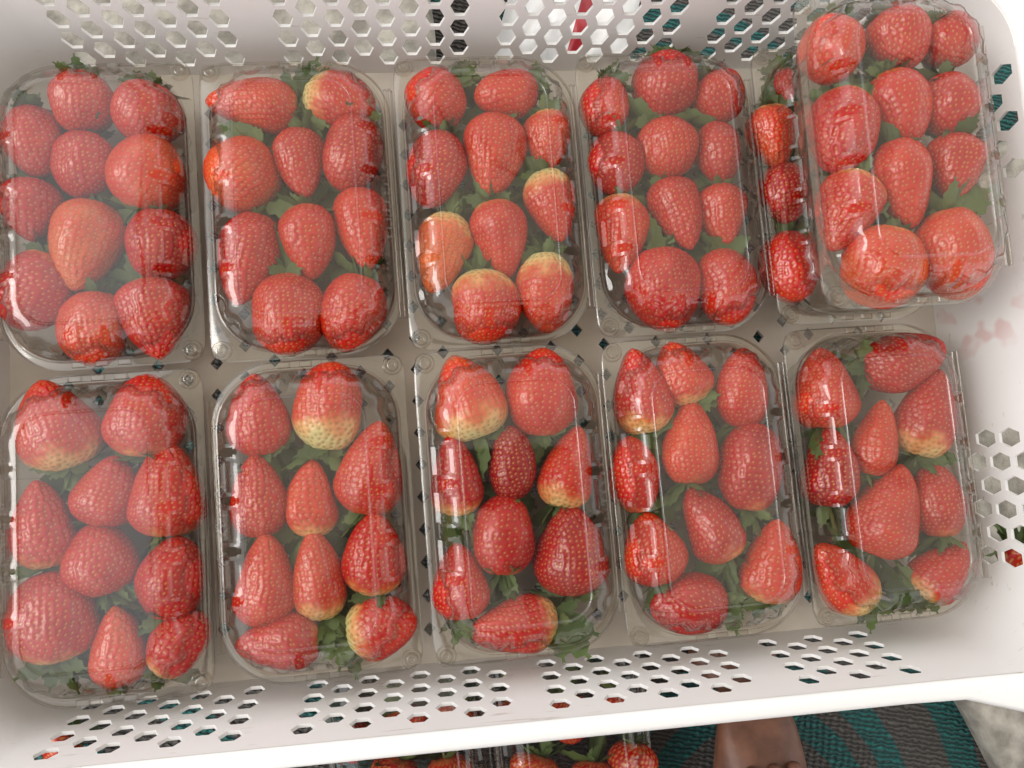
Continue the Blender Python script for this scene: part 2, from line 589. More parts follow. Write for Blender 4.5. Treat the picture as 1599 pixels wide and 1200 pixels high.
def columns():
    """perimeter columns: (core x, core y, angle, kind) counter-clockwise from the middle of the right side"""
    def side(slots, pads, half):
        out = []
        for s in slots:
            out += [(s - 0.0048, 'e'), (s - 0.0044, 'p'), (s - 0.0024, 'o'), (s - 0.0014, 'i'), (s, 'i'), (s + 0.0014, 'i'), (s + 0.0024, 'o'), (s + 0.0044, 'p'), (s + 0.0048, 'e')]
        for s in pads:
            out += [(s - 0.0051, 'r'), (s, 'r'), (s + 0.0051, 'r')]
        out += [(-half, 'c'), (half, 'c')]
        return sorted(set(out))
    cols = []
    L, S = side(SLOT_L, PAD_L, SYC), side(SLOT_S, PAD_S, SXC)
    for s, k in L:
        cols.append((SXC, s, 0.0, k))
    for i in range(1, 12):
        cols.append((SXC, SYC, 90 * i / 12, 'q' if i % 4 in (1, 2) else 'c'))
    for s, k in reversed(S):
        cols.append((s, SYC, 90.0, k))
    for i in range(1, 12):
        cols.append((-SXC, SYC, 90 + 90 * i / 12, 'q' if i % 4 in (1, 2) else 'c'))
    for s, k in reversed(L):
        cols.append((-SXC, s, 180.0, k))
    for i in range(1, 12):
        cols.append((-SXC, -SYC, 180 + 90 * i / 12, 'q' if i % 4 in (1, 2) else 'c'))
    for s, k in S:
        cols.append((s, -SYC, 270.0, k))
    for i in range(1, 12):
        cols.append((SXC, -SYC, 270 + 90 * i / 12, 'q' if i % 4 in (1, 2) else 'c'))
    return cols


COLS = columns()


def flange_r(ang):
    """outline of the flange: square corners on the button side (x < 0), round on the hinge side"""
    a = ang % 360
    c, s = abs(math.cos(R(a))), abs(math.sin(R(a)))
    if 90 < a < 270:
        return 0.0352 / (c ** 9 + s ** 9) ** (1 / 9)
    return 0.0338 + 0.0014 * s


def pt(col, r, z, lim=None):
    x, y, a, k = col
    return (x + r * math.cos(R(a)), y + r * math.sin(R(a)), z)


def shell(name, rings, closed_z, m, slots=None, seed=1):
    """rings: list of (r or None for the flange outline, z, recess depth)"""
    V, F = [], []
    n = len(COLS)
    for ri, (r, z, rec) in enumerate(rings):
        for col in COLS:
            rr = flange_r(col[2]) + r if ri < 3 else r
            if rec and col[3] in ('r', 'e', 'q'):
                rr -= rec
            V.append(pt(col, rr, z))
    for ri in range(len(rings) - 1):
        for i in range(n):
            j = (i + 1) % n
            if slots:
                ka, kb = COLS[i][3], COLS[j][3]
                if ka + kb in ('ii',) and slots[0] <= ri < slots[1]:
                    continue
                if ka + kb in ('oi', 'io') and slots[0] < ri < slots[1] - 1:
                    continue
            F.append((ri * n + i, ri * n + j, (ri + 1) * n + j, (ri + 1) * n + i))
    # inner part: shrink on to the core rectangle, then a grid of the core
    last = (len(rings) - 1) * n
    nx, ny = 5, 13
    rr0 = rings[-1][0]
    cap = []
    for i in range(n):
        cap.append(last + i)
    F.append(tuple(cap))
    return mesh(name, V, F, m, True, 38)


H = 0.0207
lid_rings = [(0.0, -0.0022, 0), (0.0004, 0.0004, 0), (-0.0006, 0.0010, 0), (0.0318, 0.0010, 0), (0.0312, 0.0022, 0), (0.0304, 0.0024, 0), (0.0298, 0.0014, 0),
             (0.0292, 0.0034, 0.0), (0.0286, 0.0044, 0.0018), (0.0278, 0.0085, 0.0023), (0.0266, 0.0125, 0.0023),
             (0.0252, 0.0150, 0.0021), (0.0238, 0.0166, 0.0018), (0.0222, 0.0178, 0.0010), (0.0204, 0.0187, 0.0008), (0.0186, 0.0193, 0.0005), (0.0165, 0.0198, 0),
             (0.0151, H - 0.0008, 0), (0.0146, H - 0.0001, 0), (0.0142, H + 0.0001, 0), (0.0138, H - 0.0001, 0), (0.0133, H - 0.0009, 0), (0.0060, H - 0.0009, 0), (0.0004, H - 0.0011, 0)]
LID = shell('lid', lid_rings, None, CLEAR, slots=(10, 16))
tray_rings = [(0.0, -0.0030, 0), (0.0002, -0.0012, 0), (-0.0008, -0.0006, 0), (0.0310, -0.0006, 0), (0.0300, -0.0018, 0), (0.0296, -0.0060, 0.0012), (0.0282, -0.0160, 0.0018),
              (0.0266, -0.0250, 0.0018), (0.0245, -0.0300, 0.0014), (0.0215, -0.0322, 0.0006), (0.0180, -0.0330, 0), (0.0140, -0.0322, 0), (0.0060, -0.0322, 0), (0.0004, -0.0322, 0)]
TRAY = shell('tray', tray_rings, None, CLEAR_BASE)


def lathe(name, pr, n=20, m=None, sharp=45):
    V, F = [], []
    for r, z in pr:
        for i in range(n):
            t = 2 * math.pi * i / n
            V.append((r * math.cos(t), r * math.sin(t), z))
    for q in range(len(pr) - 1):
        for i in range(n):
            j = (i + 1) % n
            F.append((q * n + i, q * n + j, (q + 1) * n + j, (q + 1) * n + i))
    F.append(tuple(range((len(pr) - 1) * n, len(pr) * n)))
    return mesh(name, V, F, m, True, sharp)


BUTTON = lathe('snap_button', [(0.0056, 0.0011), (0.0052, 0.0020), (0.0046, 0.0030), (0.0040, 0.0030), (0.0036, 0.0020), (0.0033, 0.0016), (0.0027, 0.0034), (0.0021, 0.0036),
                               (0.0017, 0.0024), (0.0011, 0.0022), (0.0007, 0.0030), (0.0002, 0.0031)], 22, CLEAR)
# folded hinge: a ribbed strip
hp = [(0.0482, 0.0012), (0.0490, 0.0026), (0.0497, 0.0028), (0.0503, 0.0012), (0.0508, 0.0010), (0.0514, 0.0030), (0.0521, 0.0032), (0.0527, 0.0012), (0.0531, -0.0004), (0.0534, -0.0022)]
V, F = [], []
ys = [-0.066, -0.0655, -0.03, 0, 0.03, 0.0655, 0.066]
for y in ys:
    for x, z in hp:
        V.append((x, y, z if abs(y) < 0.0658 else -0.001))
for a in range(len(ys) - 1):
    for q in range(len(hp) - 1):
        F.append((a * 10 + q, a * 10 + q + 1, (a + 1) * 10 + q + 1, (a + 1) * 10 + q))
HINGE = mesh('hinge', V, F, CLEAR, True, 60)


def pillow(name, hx, hy, h, m):
    V = []
    for fx, z in ((1, 0), (0.86, h * .8), (0.7, h)):
        for sx, sy in ((-1, -1), (1, -1), (1, 1), (-1, 1)):
            V.append((sx * (hx - (1 - fx) * hy * 1.6), sy * hy * fx, z))
    F = []
    for q in range(2):
        for i in range(4):
            j = (i + 1) % 4
            F.append((q * 4 + i, q * 4 + j, q * 4 + 4 + j, q * 4 + 4 + i))
    F.append((8, 9, 10, 11))
    return mesh(name, V, F, m, True, 30)


TAB = pillow('latch_tab', 0.0034, 0.0016, 0.0022, CLEAR)
BEAD = pillow('grip_bead', 0.0013, 0.0019, 0.0020, CLEAR)
PUNNETS = {}


def punnet(key, x, y, z, flip, label, rz=0.0, tilt=(0, 0), group='clear punnets of strawberries in the crate'):
    root = empty('punnet', (x, y, z), (R(tilt[0]), R(tilt[1]), R(rz + (180 if flip else 0))))
    tag(root, label, 'punnet', group)
    link('tray', TRAY, root)
    lid = link('lid', LID, root)
    link('hinge', HINGE, root)
    for sy in (-1, 1):
        b = link('snap_button', BUTTON, lid)
        b.location = (-0.0462, sy * 0.0782, 0)
        for k in (-1, 0, 1):
            t = link('latch_tab', TAB, lid)
            t.location = (k * 0.0115, sy * 0.0820, 0.0008)
    for k in range(9):
        b = link('grip_bead', BEAD, root)
        b.location = (0.0465, -0.020 + k * 0.005, 0.0009)
        b.rotation_euler = (0, 0, R(90))
    PUNNETS[key] = root
    return root


ZF = 0.0400
UP = 0.0945
LO = -0.0750
punnet('U1', -0.1740, 0.0962, ZF, True, 'clear strawberry punnet at the far left of the upper row', 0.4, (0.4, -0.5))
punnet('U2', -0.0660, 0.0948, ZF, False, 'clear strawberry punnet second from left in the upper row', 0.0, (-0.3, 0.4))
punnet('U3', 0.0405, 0.0942, ZF, False, 'clear strawberry punnet in the middle of the upper row', -0.3, (0.2, 0.2))
punnet('U4', 0.1462, 0.0942, ZF, False, 'clear strawberry punnet fourth from left in the upper row', -0.3, (-0.2, -0.3))
punnet('U5', 0.2535, 0.0950, ZF, False, 'clear strawberry punnet half hidden underneath the stacked one', -0.4, (0, 0))
punnet('S', 0.2525, 0.0930, UP, False, 'clear strawberry punnet stacked on top of another at the upper right', -0.9, (0.3, 0.5))
punnet('L1', -0.1760, -0.0752, ZF, True, 'clear strawberry punnet at the far left of the lower row', 0.0, (0.2, -0.3))
punnet('L2', -0.0690, -0.0752, ZF, True, 'clear strawberry punnet second from left in the lower row', 0.0, (-0.3, 0.2))
punnet('L3', 0.0412, -0.0754, ZF, False, 'clear strawberry punnet in the middle of the lower row with darkest berries', 0.2, (0.4, 0.3))
punnet('L4', 0.1462, -0.0764, ZF, False, 'clear strawberry punnet fourth from left in the lower row', 0.1, (0.1, -0.4))
punnet('L5', 0.2535, -0.0768, ZF, False, 'clear strawberry punnet at the far right of the lower row', -0.1, (-0.2, 0.2))
gg = 'punnets on the mat below the crate'
punnet('G1', -0.0340, -0.2150, LO + 0.0125, True, 'clear punnet on the mat below the crate rim, further left', 2, (0, 0), gg)
punnet('G2', 0.0725, -0.2110, LO + 0.0125, True, 'clear punnet on the mat below the crate rim, nearest the bare foot', 2, (0, 0), gg)

# ------------------------------------------------------------------ strawberries
# punnet, base x, y, tip x, y, centre z, width (mm), shape, pale shoulder, ripeness, tilt, look, where
BERRIES = [
    ('U1', -182.7, 176.8, -182.6, 143.0, 36.0, 33.5, 'g', 0.05, 0.45, 0, 'round pinkish red', 'top middle'),
    ('U1', -142.9, 169.3, -153.5, 137.5, 36.0, 35.5, 'g', 0.05, 0.5, 0, 'round pitted pink', 'top right corner'),
    ('U1', -209.5, 158.9, -205.0, 119.6, 36.0, 29.3, 'o', 0.05, 0.4, 0, 'dark pinkish', 'upper left edge'),
    ('U1', -181.3, 142.5, -182.9, 107.1, 36.0, 32.2, 'b', 0.0, 0.35, 0, 'evenly red blunt', 'centre of the upper half'),
    ('U1', -152.5, 97.4, -144.3, 139.3, 36.0, 40.8, 'o', 0.1, 0.8, 0, 'wide orange-red', 'right edge above middle'),
    ('U1', -209.0, 118.0, -209.1, 83.8, 36.0, 29.0, 'c', 0.05, 0.3, 0, 'small pinkish tapered', 'left edge halfway down'),
    ('U1', -175.4, 103.5, -187.5, 55.2, 36.0, 36.7, 'c', 0.05, 0.85, 0, 'large orange-tinged conical', 'centre'),
    ('U1', -143.1, 98.0, -146.1, 59.5, 36.0, 34.9, 'g', 0.05, 0.4, 0, 'round red', 'right edge below middle'),
    ('U1', -198.8, 75.9, -218.4, 37.6, 36.0, 33.5, 'b', 0.15, 0.25, 0, 'broad dull red', 'bottom left corner'),
    ('U1', -178.1, 54.3, -178.9, 14.3, 36.0, 32.6, 'b', 0.05, 0.75, 0, 'orange-red bell-shaped', 'bottom middle'),
    ('U1', -151.8, 58.4, -144.4, 15.4, 36.0, 36.6, 'c', 0.15, 0.5, 0, 'plump red', 'bottom right corner'),
    ('U2', -65.8, 155.1, -115.1, 157.5, 36.0, 30.3, 'c', 0.1, 0.6, 0, 'large sideways conical', 'top left corner'),
    ('U2', -62.5, 162.2, -23.4, 151.0, 36.0, 30.6, 'o', 0.5, 0.4, 0, 'pale-shouldered sideways', 'top right corner'),
    ('U2', -86.5, 134.5, -109.0, 97.5, 36.0, 39.9, 'g', 0.15, 0.85, 28, 'round orange tip-up', 'left edge above middle'),
    ('U2', -66.9, 141.2, -63.8, 100.5, 36.0, 27.7, 'c', 0.0, 0.4, 0, 'narrow red conical', 'centre of the upper half'),
    ('U2', -32.6, 147.5, -44.1, 104.7, 36.0, 31.2, 'b', 0.0, 0.35, 0, 'tall blunt red', 'right edge above middle'),
    ('U2', -37.7, 104.8, -32.8, 57.3, 36.0, 30.9, 'c', 0.05, 0.7, 0, 'bright red conical', 'right edge below middle'),
    ('U2', -91.3, 93.0, -104.0, 42.4, 36.0, 33.8, 'c', 0.05, 0.5, 0, 'long red conical', 'left edge below middle'),
    ('U2', -64.7, 96.4, -63.8, 54.7, 36.0, 32.1, 'c', 0.1, 0.45, 0, 'dimpled red conical', 'centre of the lower half'),
    ('U2', -76.5, 58.4, -78.1, 13.4, 36.0, 36.6, 'b', 0.1, 0.65, 0, 'wide bell-shaped', 'bottom middle'),
    ('U2', -35.5, 54.9, -50.2, 13.6, 36.0, 36.2, 'o', 0.05, 0.5, 0, 'plump red leaf-topped', 'bottom right corner'),
    ('U3', 23.5, 166.8, 0.5, 144.1, 36.0, 35.4, 'g', 0.05, 0.5, 0, 'round pinkish', 'top left corner'),
    ('U3', 71.2, 162.6, 34.5, 154.4, 36.0, 28.3, 'o', 0.05, 0.55, 0, 'sideways rosy', 'top right corner'),
    ('U3', 46.4, 144.7, 38.5, 96.8, 36.0, 36.2, 'c', 0.1, 0.7, 0, 'large well-seeded', 'centre of the upper half'),
    ('U3', 14.6, 135.9, 1.7, 92.5, 36.0, 32.9, 'o', 0.0, 0.35, 0, 'dark red', 'left edge above middle'),
    ('U3', 75.9, 146.4, 73.9, 110.5, 36.0, 27.2, 'c', 0.25, 0.6, 0, 'small pale-topped', 'right edge above middle'),
    ('U3', 70.2, 110.6, 77.4, 68.4, 36.0, 29.6, 'c', 0.5, 0.5, 0, 'green-shouldered', 'right edge halfway down'),
    ('U3', 17.0, 87.7, 0.7, 43.0, 36.0, 30.4, 'c', 0.45, 0.95, 0, 'orange pale-topped', 'left edge below middle'),
    ('U3', 38.7, 93.8, 45.4, 49.2, 36.0, 32.9, 'c', 0.15, 0.55, 0, 'sharply pointed red', 'centre of the lower half'),
    ('U3', 29.0, 53.8, 30.1, 12.6, 36.0, 39.0, 'b', 0.5, 0.6, 0, 'wide pale-shouldered', 'bottom middle'),
    ('U3', 67.9, 62.5, 65.4, 16.5, 36.0, 33.2, 'o', 0.5, 0.55, 0, 'pale green-topped', 'bottom right corner'),
    ('U4', 114.4, 165.2, 107.3, 130.8, 36.0, 27.5, 'g', 0.05, 0.6, 0, 'small round orange-red', 'top left corner'),
    ('U4', 151.7, 178.9, 143.1, 140.9, 36.0, 38.1, 'g', 0.0, 0.4, 0, 'large round frosted-looking', 'top middle'),
    ('U4', 174.4, 165.0, 188.2, 138.5, 36.0, 32.2, 'o', 0.0, 0.4, 0, 'broad red', 'top right corner'),
    ('U4', 117.3, 131.2, 109.7, 95.8, 36.0, 32.2, 'g', 0.0, 0.35, 0, 'round dark red', 'left edge above middle'),
    ('U4', 142.9, 139.3, 147.0, 103.4, 36.0, 34.8, 'g', 0.0, 0.4, 0, 'round glossy-seeded', 'centre of the upper half'),
    ('U4', 175.2, 135.8, 177.0, 98.6, 36.0, 27.4, 'o', 0.0, 0.4, 0, 'smooth narrow red', 'right edge above middle'),
    ('U4', 115.6, 94.0, 108.2, 47.9, 36.0, 31.2, 'c', 0.3, 0.65, 0, 'pale-topped conical', 'left edge below middle'),
    ('U4', 141.5, 102.5, 152.5, 59.5, 36.0, 30.0, 'c', 0.0, 0.5, 0, 'slanting conical', 'centre of the lower half'),
    ('U4', 175.8, 97.8, 174.8, 61.0, 36.0, 29.4, 'c', 0.05, 0.5, 0, 'small conical', 'right edge below middle'),
    ('U4', 134.2, 61.6, 135.7, 12.8, 36.0, 42.6, 'o', 0.05, 0.4, 0, 'largest broad red', 'bottom left'),
    ('U4', 171.4, 58.5, 170.7, 13.9, 36.0, 33.6, 'b', 0.1, 0.45, 0, 'blunt red', 'bottom right'),
    ('U5', 224.3, 168.4, 224.2, 147.3, 36.0, 15.5, 'o', 0.1, 0.4, 0, 'small half-hidden', 'top'),
    ('U5', 212.3, 145.3, 212.0, 105.3, 36.0, 29.2, 'c', 0.25, 0.9, 0, 'pale-topped orange', 'upper left edge'),
    ('U5', 215.7, 109.5, 213.6, 72.2, 36.0, 27.5, 'o', 0.0, 0.15, 0, 'deep red', 'middle of the left edge'),
    ('U5', 213.8, 67.5, 211.9, 25.0, 36.0, 31.0, 'b', 0.05, 0.55, 0, 'red blunt', 'lower left edge'),
    ('S', 230.8, 168.0, 219.3, 134.9, 87.0, 33.9, 'g', 0.05, 0.65, 0, 'round orange-red', 'top left corner'),
    ('S', 258.0, 172.6, 269.7, 141.0, 87.0, 32.1, 'o', 0.0, 0.55, 0, 'oval red', 'top middle'),
    ('S', 284.5, 166.1, 302.8, 144.1, 87.0, 29.6, 'o', 0.0, 0.4, 0, 'round pinkish', 'top right corner'),
    ('S', 232.3, 128.7, 215.8, 83.8, 87.0, 36.2, 'o', 0.25, 0.5, 0, 'large pale-edged', 'left edge above middle'),
    ('S', 254.6, 138.9, 263.8, 98.8, 87.0, 30.4, 'o', 0.15, 0.6, 0, 'tilted red', 'centre of the upper half'),
    ('S', 286.5, 135.7, 286.2, 102.3, 87.0, 30.7, 'g', 0.0, 0.4, 0, 'round shiny-pitted', 'right edge above middle'),
    ('S', 253.4, 100.0, 257.7, 52.0, 87.0, 30.8, 'c', 0.0, 0.5, 0, 'long red conical', 'centre of the lower half'),
    ('S', 289.0, 101.5, 281.7, 66.0, 87.0, 29.0, 'c', 0.0, 0.35, 0, 'dark pitted conical', 'right edge below middle'),
    ('S', 230.6, 82.1, 210.1, 42.0, 87.0, 32.8, 'c', 0.3, 0.6, 0, 'pale-cheeked', 'left edge below middle'),
    ('S', 244.6, 51.6, 229.2, 11.5, 87.0, 39.8, 'b', 0.2, 0.85, 0, 'very wide orange-red', 'bottom left'),
    ('S', 276.8, 60.6, 280.8, 12.5, 87.0, 37.5, 'b', 0.1, 0.8, 0, 'broad orange-red', 'bottom right'),
    ('L1', -192.2, -38.4, -204.9, 6.9, 36.0, 40.5, 'c', 0.42, 0.55, 0, 'large pale-based conical', 'top left corner'),
    ('L1', -155.7, -37.0, -152.3, 7.3, 36.0, 38.9, 'o', 0.2, 0.4, 0, 'large oval red', 'top right corner'),
    ('L1', -181.3, -70.0, -168.7, -34.9, 36.0, 31.9, 'c', 0.05, 0.35, 0, 'slanting red', 'centre of the upper half'),
    ('L1', -205.1, -89.1, -208.6, -44.7, 36.0, 32.6, 'c', 0.25, 0.5, 0, 'tall conical', 'left edge halfway down'),
    ('L1', -146.8, -78.7, -143.0, -29.1, 36.0, 37.3, 'c', 0.18, 0.55, 0, 'big bright conical', 'right edge above middle'),
    ('L1', -176.6, -105.9, -181.9, -68.9, 36.0, 35.6, 'o', 0.05, 0.4, 0, 'wide red', 'centre'),
    ('L1', -147.1, -121.5, -138.4, -79.8, 36.0, 34.9, 'o', 0.05, 0.4, 0, 'smooth deep pink', 'right edge below middle'),
    ('L1', -202.5, -137.1, -204.6, -91.8, 36.0, 41.4, 'b', 0.25, 0.3, 0, 'very large dark', 'bottom left corner'),
    ('L1', -173.9, -152.3, -171.4, -111.9, 36.0, 29.1, 'c', 0.05, 0.65, 0, 'narrow orange-red', 'bottom middle'),
    ('L1', -153.2, -148.1, -129.0, -120.1, 36.0, 28.0, 'o', 0.3, 0.5, 0, 'pale-ended tilted', 'bottom right corner'),
    ('L2', -94.4, -40.2, -97.0, 3.1, 36.0, 34.2, 'c', 0.05, 0.45, 0, 'broad conical', 'top left corner'),
    ('L2', -61.2, -40.4, -54.4, 6.8, 36.0, 35.3, 'b', 0.6, 0.55, 0, 'square-tipped pale green-based', 'top right corner'),
    ('L2', -42.2, -76.6, -31.5, -27.4, 36.0, 34.5, 'c', 0.1, 0.5, 0, 'large conical', 'right edge above middle'),
    ('L2', -98.8, -83.4, -98.4, -39.9, 36.0, 30.5, 'c', 0.05, 0.45, 0, 'red conical', 'left edge above middle'),
    ('L2', -70.9, -85.9, -69.0, -45.0, 36.0, 26.2, 'c', 0.3, 0.8, 0, 'narrow orange', 'centre of the upper half'),
    ('L2', -40.1, -118.9, -37.0, -75.6, 36.0, 33.4, 'c', 0.3, 0.55, 0, 'pale-based pitted', 'right edge below middle'),
    ('L2', -101.0, -128.8, -94.4, -81.8, 36.0, 32.9, 'c', 0.05, 0.45, 0, 'tall red conical', 'left edge below middle'),
    ('L2', -68.0, -129.5, -70.4, -82.6, 36.0, 28.7, 'c', 0.38, 0.5, 0, 'slender pale-based', 'centre of the lower half'),
    ('L2', -69.9, -139.9, -113.3, -138.7, 36.0, 29.3, 'c', 0.1, 0.5, 0, 'sideways red', 'bottom left corner'),
    ('L2', -56.7, -137.3, -19.3, -133.8, 36.0, 30.8, 'o', 0.5, 0.5, 0, 'sideways pale-shouldered', 'bottom right corner'),
    ('L3', 23.1, -40.1, 10.2, 6.0, 36.0, 39.5, 'c', 0.5, 0.7, 0, 'large pale yellow-based', 'top left corner'),
    ('L3', 56.7, -42.0, 60.9, 6.6, 36.0, 39.2, 'o', 0.12, 0.6, 0, 'large rosy', 'top right corner'),
    ('L3', 7.3, -81.6, 6.3, -37.4, 36.0, 28.5, 'c', 0.3, 0.35, 0, 'pointed pale-based', 'left edge above middle'),
    ('L3', 36.3, -75.8, 39.7, -35.0, 36.0, 25.9, 'o', 0.0, 0.05, 0, 'glossy deep crimson', 'centre of the upper half'),
    ('L3', 62.6, -82.3, 78.2, -38.3, 36.0, 29.3, 'c', 0.35, 0.55, 0, 'white-based pointed', 'right edge above middle'),
    ('L3', 28.5, -115.7, 33.7, -72.7, 36.0, 33.0, 'b', 0.1, 0.25, 0, 'dark red flat-tipped', 'centre'),
    ('L3', 64.9, -129.2, 67.8, -80.9, 36.0, 41.0, 'c', 0.08, 0.1, 0, 'biggest dark crimson', 'right edge below middle'),
    ('L3', 5.2, -136.9, 5.1, -96.6, 36.0, 30.9, 'c', 0.05, 0.5, 0, 'rosy conical', 'left edge below middle'),
    ('L3', 56.7, -141.1, 8.2, -143.3, 36.0, 31.3, 'c', 0.35, 0.4, 0, 'sideways glossy', 'bottom middle'),
    ('L4', 116.6, -45.2, 112.1, 3.1, 36.0, 32.1, 'c', 0.38, 0.4, 0, 'pale-based glossy', 'top left corner'),
    ('L4', 146.9, -29.2, 133.0, 5.1, 36.0, 30.8, 'c', 0.35, 0.7, 0, 'orange white-based', 'top middle'),
    ('L4', 173.9, -46.4, 177.5, -1.2, 36.0, 28.8, 'o', 0.05, 0.55, 0, 'rosy oval', 'top right corner'),
    ('L4', 137.7, -75.9, 144.0, -27.5, 36.0, 33.1, 'c', 0.12, 0.8, 0, 'vivid orange-red conical', 'centre of the upper half'),
    ('L4', 107.8, -89.0, 105.4, -46.5, 36.0, 27.0, 'o', 0.15, 0.55, 0, 'narrow rosy', 'left edge above middle'),
    ('L4', 170.8, -93.9, 179.2, -43.8, 36.0, 35.8, 'b', 0.18, 0.3, 0, 'broad crimson', 'right edge halfway down'),
    ('L4', 157.4, -118.4, 137.9, -78.1, 36.0, 32.1, 'c', 0.22, 0.15, 0, 'deep red slanting', 'centre of the lower half'),
    ('L4', 117.4, -128.7, 110.8, -89.3, 36.0, 34.7, 'c', 0.05, 0.55, 0, 'bright rounded', 'left edge below middle'),
    ('L4', 174.7, -144.2, 186.1, -99.5, 36.0, 34.0, 'c', 0.25, 0.55, 0, 'pale-based conical', 'right edge below middle'),
    ('L4', 152.9, -139.2, 109.1, -141.9, 36.0, 31.7, 'o', 0.0, 0.15, 0, 'sideways deep red', 'bottom middle'),
    ('L5', 222.1, -50.8, 224.9, -3.7, 36.0, 38.8, 'c', 0.12, 0.5, 0, 'plump red', 'top left corner'),
    ('L5', 249.2, -18.6, 299.2, -7.5, 36.0, 34.1, 'o', 0.0, 0.3, 0, 'sideways dark red leafy', 'top right corner'),
    ('L5', 278.8, -71.4, 294.7, -21.8, 36.0, 34.3, 'c', 0.4, 0.2, 0, 'purplish pale-based', 'right edge above middle'),
    ('L5', 244.0, -78.9, 258.7, -37.1, 36.0, 26.1, 'c', 0.05, 0.6, 0, 'narrow orange-red', 'centre of the upper half'),
    ('L5', 218.1, -95.1, 223.9, -49.5, 36.0, 32.5, 'c', 0.0, 0.1, 0, 'deep crimson', 'left edge above middle'),
    ('L5', 242.2, -124.9, 264.3, -75.4, 36.0, 38.5, 'c', 0.08, 0.55, 0, 'large slanting conical', 'centre'),
    ('L5', 284.9, -118.6, 286.1, -76.1, 36.0, 30.6, 'o', 0.15, 0.4, 0, 'rounded pinkish', 'right edge below middle'),
    ('L5', 237.8, -152.6, 207.0, -115.9, 36.0, 32.1, 'c', 0.5, 0.5, 0, 'white-based', 'bottom left corner'),
    ('L5', 268.5, -150.6, 295.5, -122.5, 36.0, 28.1, 'c', 0.3, 0.45, 0, 'pale pink leafy', 'bottom right corner'),
    ('G1', -66.6, -248.8, -71.3, -226.4, -63.0, 28.9, 'c', 0.2, 0.6, 0, 'dull red', 'far left'),
    ('G1', -40.0, -217.9, -50.0, -244.8, -63.0, 29.9, 'c', 0.1, 0.5, 0, 'pale-topped', 'near left edge'),
    ('G1', -11.1, -221.2, -7.1, -251.9, -63.0, 31.8, 'o', 0.1, 0.45, 0, 'dark', 'near right edge'),
    ('G1', -69.4, -194.5, -68.8, -218.7, -63.0, 29.1, 'c', 0.1, 0.5, 0, 'small', 'far edge left'),
    ('G1', -38.1, -189.8, -31.5, -214.9, -63.0, 29.3, 'c', 0.1, 0.5, 0, 'slanting', 'far edge middle'),
    ('G1', -0.3, -187.7, -6.4, -213.6, -63.0, 30.3, 'o', 0.1, 0.5, 0, 'rounded', 'far edge right'),
    ('G1', -68.4, -278.1, -66.8, -252.7, -63.0, 29.6, 'o', 0.1, 0.5, 0, 'plain', 'near left'),
    ('G1', -36.1, -282.1, -30.2, -255.9, -63.0, 30.6, 'c', 0.1, 0.5, 0, 'plain', 'near middle'),
    ('G1', -1.2, -284.5, 3.0, -257.1, -63.0, 30.8, 'c', 0.1, 0.5, 0, 'plain', 'near right'),
    ('G2', 51.9, -228.4, 38.8, -257.4, -63.0, 32.9, 'c', 0.1, 0.5, 0, 'orange-red', 'left'),
    ('G2', 87.9, -236.6, 83.1, -264.7, -63.0, 31.5, 'c', 0.1, 0.4, 0, 'rounded', 'middle'),
    ('G2', 115.0, -227.2, 107.3, -261.5, -63.0, 33.4, 'c', 0.1, 0.45, 0, 'bright conical', 'right'),
    ('G2', 37.9, -189.7, 39.8, -218.8, -63.0, 30.6, 'c', 0.1, 0.5, 0, 'small', 'far edge left'),
    ('G2', 72.2, -193.4, 73.9, -222.6, -63.0, 31.6, 'o', 0.1, 0.5, 0, 'plump', 'far edge middle'),
    ('G2', 107.3, -192.9, 104.7, -219.8, -63.0, 31.9, 'c', 0.1, 0.45, 0, 'dark', 'far edge right'),
    ('G2', 42.6, -288.0, 46.7, -263.6, -63.0, 30.2, 'o', 0.1, 0.5, 0, 'plain', 'near left'),
    ('G2', 78.4, -292.5, 76.5, -266.0, -63.0, 31.2, 'c', 0.1, 0.5, 0, 'plain', 'near middle'),
    ('G2', 108.6, -292.2, 111.2, -266.0, -63.0, 29.8, 'c', 0.1, 0.5, 0, 'plain', 'near right'),
    ('X', 353.2, -131.2, 351.1, -150.6, 10.0, 23.8, 'c', 0.1, 0.4, 0, 'loose', 'x'),
    ('X', -244.5, -207.5, -264.2, -219.1, -78.0, 24.6, 'c', 0.0, 0.1, 0, 'loose', 'y'),
]

